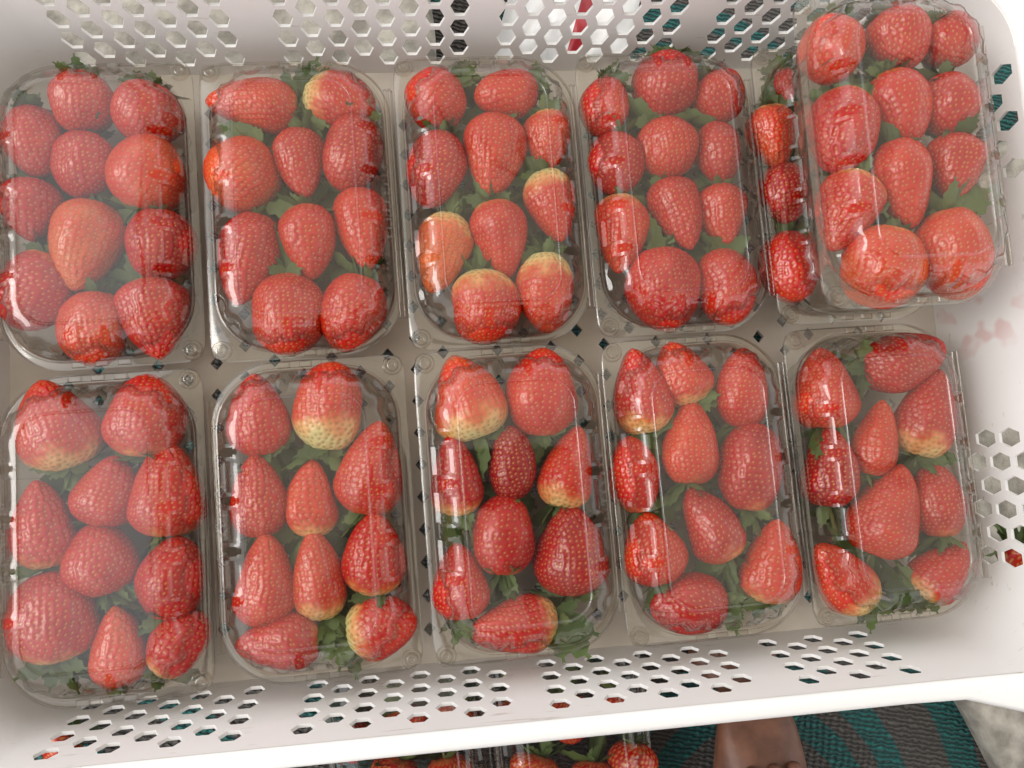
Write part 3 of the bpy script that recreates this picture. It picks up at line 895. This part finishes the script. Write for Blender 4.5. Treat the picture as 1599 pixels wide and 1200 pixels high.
# where a calyx leaf shows: (punnet, which berry) -> leaf tips (mm)
LEAVES = {
    ('U1', 0): [(-193.1, 182.5), (-177.9, 183.5), (-169.6, 177.3)],
    ('U1', 1): [(-160.6, 171.1), (-153.0, 175.3), (-143.5, 172.1)],
    ('U1', 2): [(-217.3, 158.9), (-212.5, 166.8), (-203.2, 165.8)],
    ('U1', 7): [(-169.7, 95.3)],
    ('U1', 4): [(-166.5, 134.4)],
    ('U1', 5): [(-196.7, 100.9), (-216.1, 117.2)],
    ('U1', 8): [(-203.7, 84.6), (-211.9, 81.5), (-193.9, 80.5)],
    ('U2', 0): [(-71.4, 173.7), (-69.2, 146.3), (-75.8, 142.7)],
    ('U2', 1): [(-64.0, 178.8), (-52.4, 180.0), (-45.4, 176.0), (-60.7, 147.5)],
    ('U2', 9): [(-39.1, 66.0), (-27.0, 55.8), (-30.1, 46.1)],
    ('U2', 7): [(-89.3, 96.5), (-78.3, 94.5)],
    ('U2', 8): [(-86.9, 60.7), (-66.7, 63.1)],
    ('U2', 4): [(-18.4, 144.4), (-47.5, 139.8)],
    ('U2', 2): [(-91.6, 142.2), (-109.0, 144.0)],
    ('U3', 0): [(30.4, 178.5), (36.8, 173.6), (35.3, 163.8)],
    ('U3', 1): [(76.3, 166.5), (76.9, 156.6), (71.6, 174.9)],
    ('U3', 4): [(69.0, 144.4), (83.3, 151.3), (86.5, 143.8)],
    ('U3', 5): [(55.3, 106.3), (63.4, 113.6), (79.8, 111.4)],
    ('U3', 8): [(18.0, 62.1), (28.9, 66.0), (40.9, 55.7)],
    ('U3', 9): [(50.8, 59.6), (60.2, 65.8), (81.1, 66.2)],
    ('U3', 7): [(22.7, 96.4), (49.8, 98.2)],
    ('U3', 2): [(59.3, 145.5), (54.2, 151.5), (34.4, 138.7)],
    ('U4', 0): [(120.3, 175.9), (107.8, 167.5), (126.9, 163.8)],
    ('U4', 1): [(136.1, 177.1), (143.7, 182.5), (175.7, 176.8), (168.3, 167.3)],
    ('U4', 9): [(131.6, 70.5), (142.9, 67.6), (125.7, 61.6)],
    ('U4', 10): [(164.4, 65.7), (186.9, 63.7), (158.1, 57.9)],
    ('U4', 7): [(132.4, 101.7)],
    ('U4', 4): [(131.1, 135.1), (125.5, 137.3)],
    ('U5', 1): [(206.2, 148.4), (211.8, 155.1), (227.7, 151.7)],
    ('S', 0): [(211.9, 168.4), (224.0, 177.7), (236.2, 175.2)],
    ('S', 1): [(248.7, 175.0), (262.0, 179.9), (270.4, 175.3)],
    ('S', 2): [(280.3, 171.3), (291.7, 171.8)],
    ('S', 3): [(248.2, 126.7), (222.8, 133.3)],
    ('S', 4): [(239.8, 138.2), (249.7, 143.4)],
    ('S', 8): [(245.6, 64.2), (240.9, 56.4)],
    ('S', 10): [(267.5, 59.6), (287.1, 67.9), (301.0, 61.5), (305.4, 70.6)],
    ('S', 7): [(274.9, 98.4)],
    ('L1', 0): [(-195.9, -29.0), (-202.0, -43.9), (-210.8, -38.5), (-184.1, -41.1)],
    ('L1', 1): [(-170.9, -31.0), (-163.6, -36.3), (-145.1, -40.9)],
    ('L1', 7): [(-219.8, -142.5), (-205.7, -151.0), (-192.6, -147.3), (-184.9, -141.1)],
    ('L1', 3): [(-220.6, -91.0), (-196.6, -94.6)],
    ('L1', 6): [(-159.4, -122.8)],
    ('L1', 5): [(-163.7, -109.3), (-158.9, -108.1)],
    ('L2', 0): [(-75.7, -28.1), (-89.4, -44.4), (-81.6, -37.4)],
    ('L2', 1): [(-69.8, -43.9), (-77.9, -43.2), (-52.7, -43.9)],
    ('L2', 5): [(-54.1, -120.1)],
    ('L2', 9): [(-60.6, -155.7), (-53.0, -162.5), (-69.3, -150.2)],
    ('L2', 2): [(-55.1, -79.3)],
    ('L2', 8): [(-63.0, -127.6), (-60.6, -144.4)],
    ('L3', 0): [(13.6, -35.0), (28.8, -41.2), (19.6, -49.7), (37.8, -36.9)],
    ('L3', 1): [(65.8, -31.1), (74.6, -31.1), (57.6, -49.9)],
    ('L3', 2): [(-2.6, -82.9), (16.2, -85.2)],
    ('L3', 8): [(68.5, -131.1), (72.0, -163.7), (58.4, -164.3), (78.1, -151.4), (67.8, -154.4)],
    ('L3', 5): [(30.4, -128.0), (35.6, -124.4)],
    ('L3', 6): [(47.2, -122.1), (79.1, -133.2)],
    ('L4', 0): [(125.5, -42.2), (137.7, -32.9), (109.1, -49.0)],
    ('L4', 1): [(159.7, -26.4), (153.4, -35.5), (165.6, -28.3)],
    ('L4', 6): [(145.2, -124.5), (168.5, -110.3)],
    ('L4', 8): [(157.9, -144.8), (185.5, -146.8)],
    ('L4', 9): [(158.6, -151.2), (155.5, -159.3), (162.9, -139.7)],
    ('L4', 5): [(163.9, -97.6), (182.8, -98.6)],
    ('L5', 1): [(245.3, -4.1), (236.9, -13.8), (248.1, -31.3), (248.5, 2.2)],
    ('L5', 2): [(292.6, -75.5), (299.1, -75.2), (275.0, -74.8)],
    ('L5', 7): [(230.4, -166.3), (224.3, -160.0), (247.2, -156.5)],
    ('L5', 8): [(260.1, -159.3), (252.5, -152.0), (256.8, -131.5), (272.6, -159.8)],
    ('L5', 0): [(234.2, -58.8), (211.0, -57.0)],
}

SHAPES = {'g': (0.48, 2.0, 0.50), 'o': (0.43, 1.75, 0.55), 'c': (0.32, 1.45, 0.62), 'b': (0.40, 2.7, 0.52), 'p': (0.30, 1.2, 0.65)}
rng = np.random.default_rng(11)


def berry_mesh(L, W, shape, fine=True):
    tm, ea, eb = SHAPES[shape]
    tm += rng.uniform(-0.04, 0.04)
    step = 0.00078 if fine else 0.0016
    nu = int(math.pi * W / step)
    nv = int(1.25 * L / step) + 8
    # profile sampled evenly along its arc
    t = np.linspace(0, 1, 800)
    r = np.where(t < tm, np.sqrt(np.clip(1 - ((tm - t) / tm) ** 2, 0, 1)), np.clip(1 - np.clip((t - tm) / (1 - tm), 0, 1) ** ea, 0, 1) ** eb)
    x = (t - 0.5) * L
    # calyx hollow: the base turns in a little
    x = x + np.where(r < 0.5, 1, 0) * np.where(t < tm, 1, 0) * (0.5 - r) * 0.10 * L
    rr = r * W / 2
    s = np.concatenate([[0], np.cumsum(np.hypot(np.diff(x), np.diff(rr)))])
    sv_ = np.linspace(0, s[-1], nv)
    xs, rs, ts = np.interp(sv_, s, x), np.interp(sv_, s, rr), np.interp(sv_, s, t)
    rs[0] = rs[-1] = 1e-5
    ph = np.linspace(0, 2 * np.pi, nu, endpoint=False)
    PH, RS = np.meshgrid(ph, rs)
    XS = np.repeat(xs[:, None], nu, 1)
    TS = np.repeat(ts[:, None], nu, 1)
    k = 1 + 0.035 * np.cos(2 * PH + rng.uniform(0, 6)) + 0.022 * np.cos(3 * PH + 5 * TS + rng.uniform(0, 6)) + 0.018 * np.cos(5 * PH - 7 * TS + rng.uniform(0, 6)) \
        + 0.02 * np.cos(9 * TS + PH + rng.uniform(0, 6))
    bend = 0.06 * W * rng.uniform(-1, 1) * np.sin(np.pi * TS)
    Y = RS * k * np.cos(PH) + bend
    Z = RS * k * np.sin(PH) * 0.94
    Pn = np.stack([XS, Y, Z], -1)
    # outward normals by differences
    du = np.roll(Pn, -1, 1) - np.roll(Pn, 1, 1)
    dv = np.gradient(Pn, axis=0)
    nr = np.cross(du, dv)
    nr /= np.linalg.norm(nr, axis=-1, keepdims=True) + 1e-12
    if (nr[nv // 2, 0] @ (Pn[nv // 2, 0] - Pn[nv // 2].mean(0))) < 0:
        nr = -nr
    # achenes in staggered rings
    sp = rng.uniform(0.0030, 0.0038)
    seeds = []
    a, ri = 0.6 * sp, 0
    while a < s[-1] - 0.3 * sp:
        rad = np.interp(a, s, rr)
        cnt = max(1, int(round(2 * math.pi * rad / sp)))
        tt = np.interp(a, s, t)
        for q in range(cnt):
            f = 2 * math.pi * (q + 0.5 * (ri % 2) + rng.uniform(-0.2, 0.2)) / cnt + ri * 0.07
            u = a + rng.uniform(-0.2, 0.2) * sp
            v_i = min(nv - 1, max(0, int(round(u / s[-1] * (nv - 1)))))
            seeds.append(Pn[v_i, int(round(f / (2 * math.pi) * nu)) % nu])
        a += sp * 0.86
        ri += 1
    S = np.array(seeds)
    flat = Pn.reshape(-1, 3)
    d2 = np.full(len(flat), 1.0)
    B2 = (S ** 2).sum(1)
    for c0 in range(0, len(flat), 4000):
        q = flat[c0:c0 + 4000]
        d2[c0:c0 + 4000] = np.maximum(((q ** 2).sum(1)[:, None] - 2 * q @ S.T + B2[None]).min(1), 0)
    d = np.sqrt(d2)
    depth = rng.uniform(0.00045, 0.00078)
    dim = np.exp(-(d / 0.00105) ** 2)
    sd_ = np.exp(-(d / 0.00047) ** 2)
    fade = np.clip((ts - 0.0) / 0.08, 0.2, 1)
    fade = np.repeat(fade[:, None], nu, 1).reshape(-1)
    disp = (-depth * dim + 0.00042 * sd_) * fade + 0.0002 * np.exp(-((d - 0.0017) / 0.0006) ** 2)
    flat = flat + nr.reshape(-1, 3) * disp[:, None]
    me = bpy.data.meshes.new('strawberry')
    nf = (nv - 1) * nu
    me.vertices.add(len(flat))
    me.vertices.foreach_set('co', flat.astype(np.float32).ravel())
    i = np.arange(nv - 1)[:, None] * nu
    j = np.arange(nu)[None]
    j2 = (j + 1) % nu
    quads = np.stack([i + j, i + nu + j, i + nu + j2, i + j2], -1).reshape(-1)
    me.loops.add(nf * 4)
    me.loops.foreach_set('vertex_index', quads.astype(np.int32))
    me.polygons.add(nf)
    me.polygons.foreach_set('loop_start', np.arange(0, nf * 4, 4, dtype=np.int32))
    me.polygons.foreach_set('loop_total', np.full(nf, 4, dtype=np.int32))
    me.polygons.foreach_set('use_smooth', np.ones(nf, dtype=bool))
    me.update(calc_edges=True)
    for nm, val in (('along', np.repeat(ts[:, None], nu, 1).reshape(-1)), ('seed', sd_), ('dimple', dim * 0.8)):
        at = me.attributes.new(nm, 'FLOAT', 'POINT')
        at.data.foreach_set('value', val.astype(np.float32))
    me.materials.append(BERRY)
    return me


def sepal_mesh(seed):
    rs = random.Random(seed)
    n = 9
    V, F = [], []
    Lh, Wd = 1.0, rs.uniform(0.40, 0.52)
    cur = rs.uniform(-0.35, 0.45)
    for i in range(n + 1):
        t = i / n
        wd = Wd * 0.5 * (math.sin(math.pi * min(1, t * 0.92 + 0.14)) ** 0.75) * (1 if t < .98 else .1)
        tooth = 0.03 if i % 2 else -0.015
        if t > 0.55:
            wd += tooth * 1.4
        z = cur * t * t * 0.6 + rs.uniform(-0.015, 0.015)
        for s, cz in ((-1, 0.08), (-0.45, 0.02), (0, -0.015), (0.45, 0.02), (1, 0.08)):
            V.append((t + (0.03 if abs(s) == 1 and i % 2 else 0), s * max(wd, 0.02), z + cz * (wd / Wd) * 2 + rs.uniform(-0.012, 0.012)))
    for i in range(n):
        for q in range(4):
            F.append((i * 5 + q, i * 5 + q + 1, i * 5 + 6 + q, i * 5 + 5 + q))
    return mesh('sepal', V, F, SEPAL, True)


SEPALS = [sepal_mesh(i) for i in range(7)]
cv = [(0.0030, -0.0004), (0.0026, 0.0006), (0.0014, 0.0012), (0.0010, 0.0030), (0.0009, 0.0062), (0.0010, 0.0085), (0.0006, 0.0088)]
CALYX = lathe('calyx', cv, 10, STEM, 60)
PN = {'U1': "upper row's leftmost punnet", 'U2': "upper row's second punnet", 'U3': "upper row's middle punnet", 'U4': "upper row's fourth punnet",
      'U5': 'punnet under the stacked one', 'S': 'stacked upper-right punnet', 'L1': "lower row's leftmost punnet", 'L2': "lower row's second punnet",
      'L3': "lower row's middle punnet", 'L4': "lower row's fourth punnet", 'L5': "lower row's rightmost punnet",
      'G1': 'further left punnet on the mat', 'G2': 'mat punnet nearest the bare foot'}
LOOSE = ['red strawberry lying loose on concrete beyond the right crate wall', 'dark red strawberry lying loose on the mat under the lower left holes']
prr = random.Random(5)
nth = {}
for bi, (key, bx, by, tx, ty, z, wd, shp, pale, ripe, tilt, look, where) in enumerate(BERRIES):
    b, t = Vector((bx, by, z)) / 1000, Vector((tx, ty, z)) / 1000
    b, t, wd = b + (b - t) * 0.015, t + (t - b) * 0.015, wd * 1.045
    if key in ('G1', 'G2'):
        b.y -= 0.02
        t.y -= 0.02
    ax = (t - b)
    el = R(tilt if tilt else prr.uniform(-3, 13))
    L = max(ax.length / max(0.8, math.cos(el)), 0.8 * wd / 1000)
    if tilt:
        L = ax.length * 0.95
    me = berry_mesh(L, wd / 1000, shp, key not in ('G1', 'G2', 'X'))
    o = bpy.data.objects.new('strawberry', me)
    C.objects.link(o)
    xd = ax.normalized()
    xd = (xd * math.cos(el) + Vector((0, 0, 1)) * math.sin(el)).normalized()
    zd = (Vector((0, 0, 1)) - xd * xd.z).normalized()
    yd = zd.cross(xd)
    roll = Matrix.Rotation(prr.uniform(-0.5, 0.5), 4, 'X')
    m4 = Matrix((xd, yd, zd)).transposed().to_4x4()
    mo = Matrix.Translation((b + t) / 2) @ m4 @ roll
    o.matrix_world = mo
    o['pale'] = float(pale)
    o['ripeness'] = float(0.40 + (ripe - 0.45) * 0.85 + prr.uniform(-0.12, 0.12))
    lab = LOOSE[int(where == 'y')] if key == 'X' else look + ' strawberry, ' + where + ' of the ' + PN[key]
    tag(o, lab, 'strawberry', 'strawberries')
    # calyx with separate sepals
    cal = link('calyx', CALYX, o)
    mc = Matrix.Translation((-L / 2 + 0.0035, 0, 0)) @ Matrix.Rotation(R(-90), 4, 'Y') @ Matrix.Rotation(prr.uniform(0, 6), 4, 'Z')
    cal.matrix_local = mc
    ns = prr.choice((8, 9, 9, 10))
    for q in range(ns):
        f = 2 * math.pi * (q + prr.uniform(-0.25, 0.25)) / ns
        up = R(prr.choice((-25, 5, 25, 40, 55, 65)) + prr.uniform(-8, 8))
        ln = prr.uniform(0.0155, 0.0265) * (0.75 + wd / 110)
        sp_ = link('sepal', prr.choice(SEPALS), cal)
        mw = Matrix.Rotation(f, 4, 'Z') @ Matrix.Rotation(-up, 4, 'Y') @ Matrix.Rotation(prr.uniform(-0.5, 0.5), 4, 'X') @ Matrix.Diagonal((ln, ln * prr.uniform(0.85, 1.2), ln, 1))
        at0 = Matrix.Translation((0.002 * math.cos(f), 0.002 * math.sin(f), 0.0006))
        bw = mo @ mc
        tipw = (bw @ at0 @ mw) @ Vector((1, 0, 0))
        k = 1.0
        if tipw.z > (b.z + wd * 0.00022):
            k = prr.choice((0.35, 0.5, 0.65))
        if key in PUNNETS:
            pc = PUNNETS[key].location
            if abs(tipw.x - pc.x) > 0.045 or abs(tipw.y - pc.y) > 0.076:
                k = min(k, 0.5)
        sp_.matrix_local = at0 @ mw @ Matrix.Diagonal((k, max(k, 0.6), k, 1))

    it = nth.get(key, 0)
    nth[key] = it + 1
    inv = (mo @ mc).inverted()
    low = []
    if key in PUNNETS and key not in ('G1', 'G2'):
        pc = PUNNETS[key].location
        for q in range(4):
            a_ = math.atan2(-xd.y, -xd.x) + prr.uniform(-1.75, 1.75)
            r_ = prr.uniform(0.017, 0.027)
            lx, ly = b.x + math.cos(a_) * r_, b.y + math.sin(a_) * r_
            if abs(lx - pc.x) < 0.040 and abs(ly - pc.y) < 0.071:
                low.append((lx * 1000, ly * 1000))
    for li, (lx, ly) in enumerate(list(LEAVES.get((key, it), ())) + low):
        dn = li >= len(LEAVES.get((key, it), ()))
        root = Vector((b.x, b.y, b.z - (0.004 if dn else -0.001))) + xd * 0.003
        tip = Vector((lx / 1000, ly / 1000, b.z + (prr.uniform(-0.017, -0.008) if dn else prr.uniform(-0.002, 0.006))))
        d = tip - root
        ln = min(max(d.length, 0.009), 0.030)
        ex_ = d.normalized()
        ez = (Vector((prr.uniform(-0.25, 0.25), prr.uniform(-0.25, 0.25), 1)) - ex_ * ex_.z).normalized()
        ez = (ez - ex_ * ez.dot(ex_)).normalized()
        ey = ez.cross(ex_)
        wdt = max(0.016, ln * 1.05)
        sp_ = link('sepal', prr.choice(SEPALS), cal)
        sp_.matrix_local = inv @ Matrix.Translation(root) @ Matrix((ex_, ey, ez)).transposed().to_4x4() @ Matrix.Diagonal((ln, wdt * prr.uniform(0.9, 1.2), 0.012, 1))

# ------------------------------------------------------------------ white bag with red print beyond the crate
bag = empty('plastic_bag', (0.118, 0.285, -0.0955))
tag(bag, 'white plastic bag with a dark red band lying beyond the far crate wall', 'bag')
nx, ny = 26, 20
for nm, x0, x1, mm in (('film', -0.045, 0.012, WHITEBAG), ('red_band', 0.012, 0.026, REDPRINT), ('film', 0.026, 0.06, WHITEBAG)):
    V, F = [], []
    for i in range(nx + 1):
        for j in range(ny + 1):
            u, v = x0 + (x1 - x0) * i / nx, -0.05 + 0.1 * j / ny
            e = max(0.0, 1 - (abs(u - 0.006) / 0.056) ** 3) * max(0.0, 1 - (abs(v) / 0.052) ** 3)
            hh = 0.022 * e + 0.007 * e * noise.noise(Vector((u * 60, v * 60, 0))) + 0.004 * noise.noise(Vector((u * 140, v * 140, 4))) * e
            V.append((u + v * 0.35, v, max(0.0003, hh)))
    for i in range(nx):
        for j in range(ny):
            F.append((i * (ny + 1) + j, (i + 1) * (ny + 1) + j, (i + 1) * (ny + 1) + j + 1, i * (ny + 1) + j + 1))
    link(nm, mesh(nm, V, F, mm, True), bag)
# ------------------------------------------------------------------ the person squatting at the near side (only a foot is in view) and the phone
def skinned(name, nodes, edges, m, parent=None, root=0, levels=2):
    me = bpy.data.meshes.new(name)
    me.from_pydata([n_[:3] for n_ in nodes], edges, [])
    o = bpy.data.objects.new(name, me)
    C.objects.link(o)
    if parent:
        o.parent = parent
    sk = o.modifiers.new('skin', 'SKIN')
    sk.use_smooth_shade = True
    lay = me.skin_vertices[0].data if me.skin_vertices else None
    if lay is None:
        bm = bmesh.new()
        bm.from_mesh(me)
        bm.verts.layers.skin.verify()
        bm.to_mesh(me)
        bm.free()
        lay = me.skin_vertices[0].data
    for i, n_ in enumerate(nodes):
        r = n_[3]
        lay[i].radius = r if isinstance(r, tuple) else (r, r)
        lay[i].use_root = i == root
    sb = o.modifiers.new('subdivision', 'SUBSURF')
    sb.levels = sb.render_levels = levels
    me.materials.append(m)
    return o


J, E = [], []


def jn(x, y, z, r, prev=None):
    J.append((x, y, z, r))
    if prev is not None:
        E.append((prev, len(J) - 1))
    return len(J) - 1


pel = jn(0.13, -0.74, 0.10, 0.105)
bel = jn(0.135, -0.70, 0.24, 0.100, pel)
che = jn(0.17, -0.56, 0.43, 0.115, bel)
nb_ = jn(0.19, -0.43, 0.56, 0.060, che)
nk = jn(0.20, -0.36, 0.61, 0.048, nb_)
h1 = jn(0.205, -0.295, 0.655, 0.070, nk)
h2 = jn(0.21, -0.235, 0.71, 0.084, h1)
h3 = jn(0.21, -0.20, 0.77, 0.062, h2)
for s, hx_, hy_, hz_ in ((-1, -0.090, -0.120, 0.452), (1, 0.125, -0.115, 0.468)):
    sh = jn(0.18 + s * 0.16, -0.46, 0.53, 0.056, che)
    elb = jn(0.14 + s * 0.24, -0.34, 0.33, 0.040, sh)
    wr_ = jn(hx_ + s * 0.03, hy_ - 0.075, hz_ - 0.02, 0.026, elb)
    pa = jn(hx_, hy_, hz_, 0.030, wr_)
    for q in range(4):
        f1 = jn(hx_ - s * 0.012 + q * 0.004, hy_ + 0.022 + 0.018 * q - 0.02, hz_ + 0.024, 0.009, pa)
        jn(hx_ - s * 0.045, hy_ + 0.026 + 0.018 * q - 0.02, hz_ + 0.026, 0.008, f1)
    th = jn(hx_ - s * 0.022, hy_ - 0.012, hz_ - 0.010, 0.010, pa)
    jn(hx_ - s * 0.042, hy_ - 0.004, hz_ + 0.006, 0.0085, th)
for s, fx, fy in ((-1, -0.02, -0.16), (1, 0.199, 0.0)):
    hp_ = jn(0.13 + s * 0.09, -0.74, 0.08, 0.088, pel)
    kn = jn(fx + s * 0.03, -0.44 + fy, 0.34, 0.058, hp_)
    cf = jn(fx + s * 0.01, -0.425 + fy, 0.18, 0.054, kn)
    an = jn(fx, -0.385 + fy, -0.015, 0.034, cf)
    jn(fx, -0.425 + fy, -0.066, 0.028, an)
    mid = jn(fx - 0.001, -0.325 + fy, -0.052, (0.034, 0.033), an)
    jn(fx + 0.002, -0.300 + fy, -0.034, 0.016, mid)
    for tq in (-0.015, 0.001, 0.015):
        ta = jn(fx + tq * 0.5, -0.318 + fy, -0.021, 0.006, mid)
        jn(fx + tq, -0.262 + fy, -0.040, 0.0055, ta)
    ins = jn(fx - 0.0015, -0.255 + fy, -0.066, (0.037, 0.026), mid)
    for q, (tx_, tl, tr) in enumerate(((-0.026, 0.066, 0.0115), (-0.011, 0.068, 0.0085), (0.002, 0.062, 0.008), (0.014, 0.054, 0.0075), (0.025, 0.044, 0.007))):
        t1 = jn(fx + s * tx_ * 0.9, -0.238 + fy + tl * 0.45, -0.082, tr, ins)
        jn(fx + s * tx_, -0.245 + fy + tl, -0.086, tr * 0.85, t1)
per = empty('person', (0.13, -0.60, -0.0955))
tag(per, 'barefoot brown-skinned person whose foot shows on the mat below the crate rim', 'person')
INV = Vector((0.13, -0.60, -0.0955))


def off(nodes):
    return [(n_[0] - INV.x, n_[1] - INV.y, n_[2] - INV.z, n_[3]) for n_ in nodes]


skinned('body', off(J), E, SKIN, per, pel)
sh_n = [(0.13, -0.74, 0.12, 0.125), (0.135, -0.70, 0.25, 0.122), (0.17, -0.56, 0.43, 0.138), (0.19, -0.45, 0.55, 0.082),
        (0.02, -0.46, 0.53, 0.075), (-0.04, -0.40, 0.43, 0.066), (0.34, -0.46, 0.53, 0.075), (0.36, -0.40, 0.43, 0.066)]
skinned('shirt', off(sh_n), [(0, 1), (1, 2), (2, 3), (2, 4), (4, 5), (2, 6), (6, 7)], CLOTH, per)
tr_n = [(0.13, -0.745, 0.09, 0.120), (0.04, -0.74, 0.08, 0.105), (-0.01, -0.66, 0.24, 0.088), (0.22, -0.74, 0.08, 0.105), (0.228, -0.56, 0.24, 0.085)]
skinned('shorts', off(tr_n), [(0, 1), (1, 2), (0, 3), (3, 4)], CLOTH, per)
ha_n = [(0.21, -0.262, 0.745, 0.088), (0.21, -0.225, 0.80, 0.072), (0.205, -0.345, 0.70, 0.072)]
skinned('hair', off(ha_n), [(0, 1), (0, 2)], CLOTH, per)
V = []
for z, s in ((0, 0.94), (0.001, 1), (0.0075, 1), (0.0085, 0.94)):
    for (p, nn) in rrect(-0.078, 0.078, -0.037, 0.037, 0.010, 5, 1.0):
        V.append((p[0] - nn[0] * (1 - s) * 0.02, p[1] - nn[1] * (1 - s) * 0.02, z))
k = len(V) // 4
F = [(q * k + i, q * k + (i + 1) % k, (q + 1) * k + (i + 1) % k, (q + 1) * k + i) for q in range(3) for i in range(k)] + [tuple(reversed(range(k))), tuple(range(3 * k, 4 * k))]
ph = link('phone', mesh('phone', V, F, simple_mat('phone_glass', (0.012, 0.012, 0.014), (0.02, 0.02, 0.023), 20, 0.12, 0.0), True, 40))
ph.matrix_world = co.matrix_world @ Matrix.Translation((0.062, -0.018, 0.004))
tag(ph, 'dark phone held flat over the crate, mirrored in the clear lids', 'phone')


# ------------------------------------------------------------------ unseen beige cloth canopy, added to shade the crate and reflect in the lids
def canopy_mat():
    m, n, l, b = mat('canopy_cloth')
    n.remove(b)
    d_ = N(n, 'ShaderNodeBsdfDiffuse', i_Color=(0.72, 0.66, 0.56, 1))
    t_ = N(n, 'ShaderNodeBsdfTranslucent', i_Color=(0.80, 0.72, 0.60, 1))
    mx = N(n, 'ShaderNodeMixShader', i_Fac=0.6)
    l.new(d_.outputs[0], mx.inputs[1])
    l.new(t_.outputs[0], mx.inputs[2])
    l.new(mx.outputs[0], n['Material Output'].inputs['Surface'])
    return m


CAN = canopy_mat()
STEEL = simple_mat('grey_steel', (0.16, 0.16, 0.17), (0.22, 0.22, 0.23), 40, 0.4, 0.05)
can = empty('canopy', (0.9, 0.4, GZ))
tag(can, 'unseen beige cloth canopy on steel poles, added to shade the crate from overhead', 'canopy')
V, F = [], []
nx, ny = 24, 24
CXH, CYH, CZ = 1.65, 1.45, 1.95
for i in range(nx + 1):
    for j in range(ny + 1):
        u, v = -1 + 2 * i / nx, -1 + 2 * j / ny
        V.append((u * CXH, v * CYH, CZ + 0.38 * (1 - max(abs(u), abs(v))) + 0.02 * noise.noise(Vector((u * 3, v * 3, 0)))))
for i in range(nx):
    for j in range(ny):
        q = i * (ny + 1) + j
        F.append((q, q + ny + 1, q + ny + 2, q + 1))
link('cloth', mesh('cloth', V, F, CAN, True, 30), can)
pole = lathe('pole', [(0.016, 0.0), (0.016, CZ)], 12, STEEL)
for sx in (-1, 1):
    for sy in (-1, 1):
        q = link('pole', pole, can)
        q.location = (sx * (CXH - 0.03), sy * (CYH - 0.03), 0)
def bar(p, q_, r):
    d = Vector(q_) - Vector(p)
    rot = d.to_track_quat('Z', 'Y').to_matrix().to_4x4()
    o_ = link('crossbar', lathe('crossbar', [(r, 0.0), (r, d.length)], 10, STEEL), can)
    o_.matrix_local = Matrix.Translation(p) @ rot
for sx, sy in ((1, 1), (1, -1), (-1, 1), (-1, -1)):
    bar((sx * CXH, sy * CYH, CZ - 0.02), (0, 0, CZ + 0.36), 0.012)
for s_ in (-1, 1):
    bar((s_ * CXH, -CYH, CZ - 0.03), (s_ * CXH, CYH, CZ - 0.03), 0.014)
    bar((-CXH, s_ * CYH, CZ - 0.03), (CXH, s_ * CYH, CZ - 0.03), 0.014)
